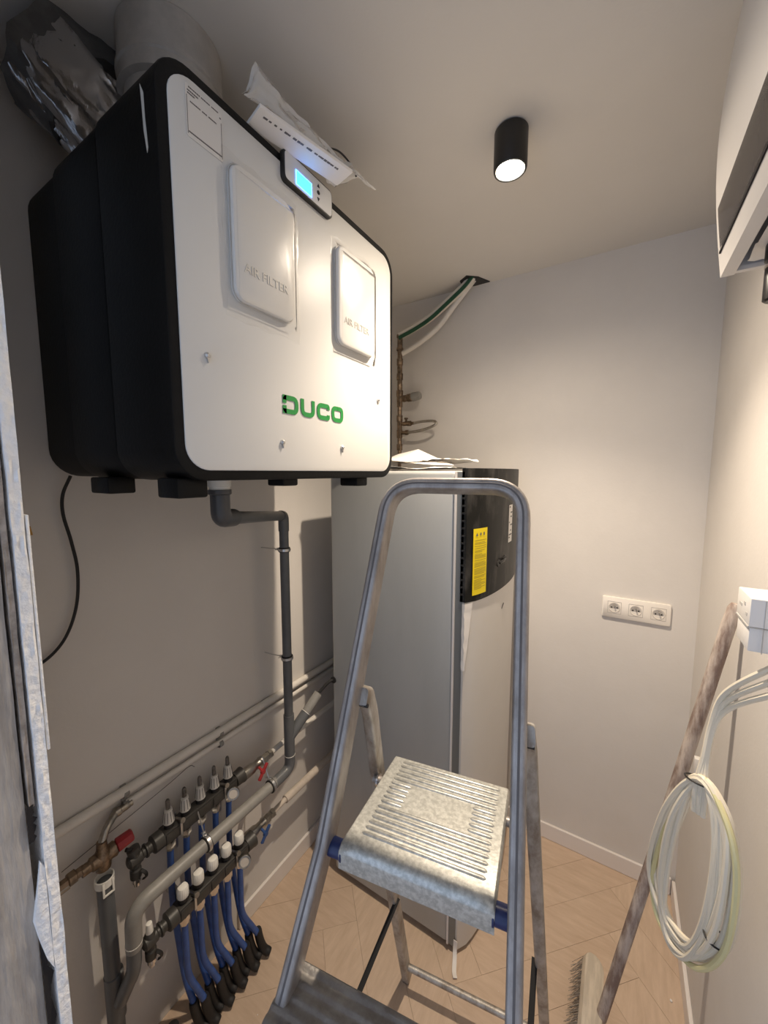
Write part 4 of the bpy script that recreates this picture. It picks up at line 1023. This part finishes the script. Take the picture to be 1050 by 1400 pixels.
# ------------------------------------------------------------------ sockets on the back wall
sx0, sx1, sz0, sz1 = -.040, .184, 1.077, 1.160
t = thing('triple_socket', 'white triple wall socket on the back wall', 'socket', ((sx0+sx1)/2, YB, (sz0+sz1)/2))
bm = B(); extrude_poly(bm, rr((sx1-sx0)/2,(sz1-sz0)/2,.006,4), ((sx0+sx1)/2,YB-.0003,(sz0+sz1)/2), EX, EZ, -EY, .0095, .002); obj('frame_plate', bm, M['sock'], t)
for xc in (.003,.074,.146):
    zc = 1.119
    bm = B(); 
    for a0, a1, b0, b1 in ((-.0235,.0235,.0225,.0235),(-.0235,.0235,-.0235,-.0225),(-.0235,-.0225,-.0225,.0225),(.0225,.0235,-.0225,.0225)):
        box(bm, (xc+a0,YB-.0106,zc+b0),(xc+a1,YB-.009,zc+b1))
    g = obj('insert_gap', bm, M['seam_and_shade'], t, False)
    yf = YB-.0098
    bm = B(); _lathe2(bm, (xc,yf+.0002,zc), -EY, [(0,.0195),(.0010,.0200),(.0018,.0195),(.0018,.0180),(-.0,.0172),(-.0012,.017)], 32); w_ = obj('socket_well', bm, M['well'], t)
    bm = B(); 
    for dx, dz in ((-.0095,0),(.0095,0)): cyl(bm, (xc+dx,yf+.003,zc+dz), (xc+dx,yf-.0012,zc+dz), .0029, 10)
    obj('pin_hole', bm, M['hole'], w_, False)
    bm = B(); cyl(bm, (xc,yf+.001,zc+.009), (xc,yf-.014,zc+.009), .0023, 10, bev=.0008); o = obj('earth_pin', bm, M['nickel'], w_)
    bm = B(); extrude_poly(bm, [(.0165*math.cos(math.radians(a)),.0165*math.sin(math.radians(a))) for a in range(-10,191,20)], (xc,yf-.0001,zc-.001), EX, EZ, -EY, .0004); obj('painted_well_shade', bm, M['seam_and_shade'], w_, False)  # darker half disc painted in as shade on the upper well

# ------------------------------------------------------------------ wall cabinet upper right
t = thing('wall_cabinet', 'white wall cabinet with smoked window high on the right wall', 'cabinet', (XR,.65,2.01))
cz0, cz1, cy0, cy1 = 2.012, H-.001, .20, .977
def fx(z): return .137 - .019*math.sin(PI*min(1, max(0, (z-2.012)/.461)))**1.0 if z < 2.473 else .136
bm = B(); zs = [cz0+.0]+[cz0+(cz1-cz0)*i/14 for i in range(1,15)]
A = []
for z in zs:
    A.append([bm.verts.new((fx(z),cy1,z)), bm.verts.new((fx(z),cy0,z)), bm.verts.new((fx(z)+.012,cy0,z)), bm.verts.new((fx(z)+.012,cy1,z))])
for i in range(len(zs)-1):
    for j in range(4): bm.faces.new((A[i][j], A[i][(j+1)%4], A[i+1][(j+1)%4], A[i+1][j]))
bm.faces.new(A[0]); bm.faces.new(A[-1][::-1]); o = obj('front_cover', bm, M['cab'], t, True, 60)
bm = B(); box(bm, (.146,cy1-.010,cz0+.004),(XR-.0005,cy1-.001,cz1)); box(bm, (.146,cy0,cz0+.004),(XR-.0005,cy0+.01,cz1)); box(bm, (.149,cy0+.01,cz0+.13),(XR-.0005,cy1-.01,cz0+.135)); box(bm,(.137,cy0,cz0),(.157,cy1,cz0+.010),.001); box(bm,(.157,cy1-.012,cz0+.002),(XR-.0005,cy1-.001,cz0+.010))
obj('cabinet_housing', bm, M['cab'], t, False)
bm = B(); zz = [2.052,2.062,2.085,2.105,2.122]
A = [[bm.verts.new((fx(z)-.0025,cy1-.028,z)), bm.verts.new((fx(z)-.0025,cy0+.016,z))] for z in zz]
for i in range(len(zz)-1): bm.faces.new((A[i][0],A[i][1],A[i+1][1],A[i+1][0]))
bmesh.ops.solidify(bm, geom=bm.faces[:], thickness=-.002); o = obj('smoked_window', bm, M['smoke'], t); o['label'] = 'grey smoked window'
bm = B(); box(bm, (fx(2.05)-.0022,cy0+.016,2.0485),(fx(2.05)+.002,cy1-.016,2.0522)); obj('window_gap', bm, M['gap'], t, False)
bm = B(); n = 16; rows = []
for i in range(n+1):
    rows.append([bm.verts.new((.170+.078*j/8, .70+.26*i/n, cz0+.014+.010*noise.noise(V((i*.9,j*.8,1)))+.004*noise.noise(V((i*2.9,j*2.8,1))))) for j in range(9)])
for i in range(n):
    for j in range(8): bm.faces.new((rows[i][j],rows[i+1][j],rows[i+1][j+1],rows[i][j+1]))
o = obj('crumpled_sheet', bm, M['paper'], t, True, 60); o['label'] = 'crumpled sheet inside the open underside'
# black fitting hanging below the cabinet
t = thing('cable_gland', 'black tubular cable fitting hanging below the right wall cabinet', 'cable fitting', (.199,.90,1.93))
bm = B(); lathe(bm, (.199,.90,1.930), EZ, [(0,.013),(.003,.0165),(.055,.0165),(.058,.014),(.062,.014),(.065,.018),(.090,.018),(.094,.015),(.190,.015)], 18); obj('gland_body', bm, M['black'], t)
bm = B(); lathe(bm, (.199,.90,1.983), EZ, [(0,.017),(.001,.0172),(.004,.0172),(.005,.017)], 18); obj('gland_ring', bm, M['chrome'], t)

# ------------------------------------------------------------------ crumbs on the floor
bm = B()
spots = [(.22,1.36,.004),(.205,1.70,.003),(-.02,1.45,.0015),(-.45,.70,.0015),(-.55,.62,.001),(-.80,.72,.0015),(-.70,.95,.0015),(-.62,1.05,.0015),(-.72,1.0,.001),(-.85,.86,.001),(-.86,.66,.0015),(-.90,.62,.001),(-.12,1.52,.0012),(.05,1.58,.0012)]
for i in range(40): spots.append((random.uniform(-.95,.2), random.uniform(.5,1.1), random.uniform(.0005,.001)))
for x, y, r in spots:
    q = bmesh.ops.create_icosphere(bm, subdivisions=1, radius=r)
    bmesh.ops.translate(bm, vec=(x, y, r*.8+.0003), verts=q['verts'])
o = obj('plaster_crumbs', bm, M['crumb']); o['kind'] = 'stuff'; tag(o, 'scattered white plaster crumbs on the wooden floor', 'debris')
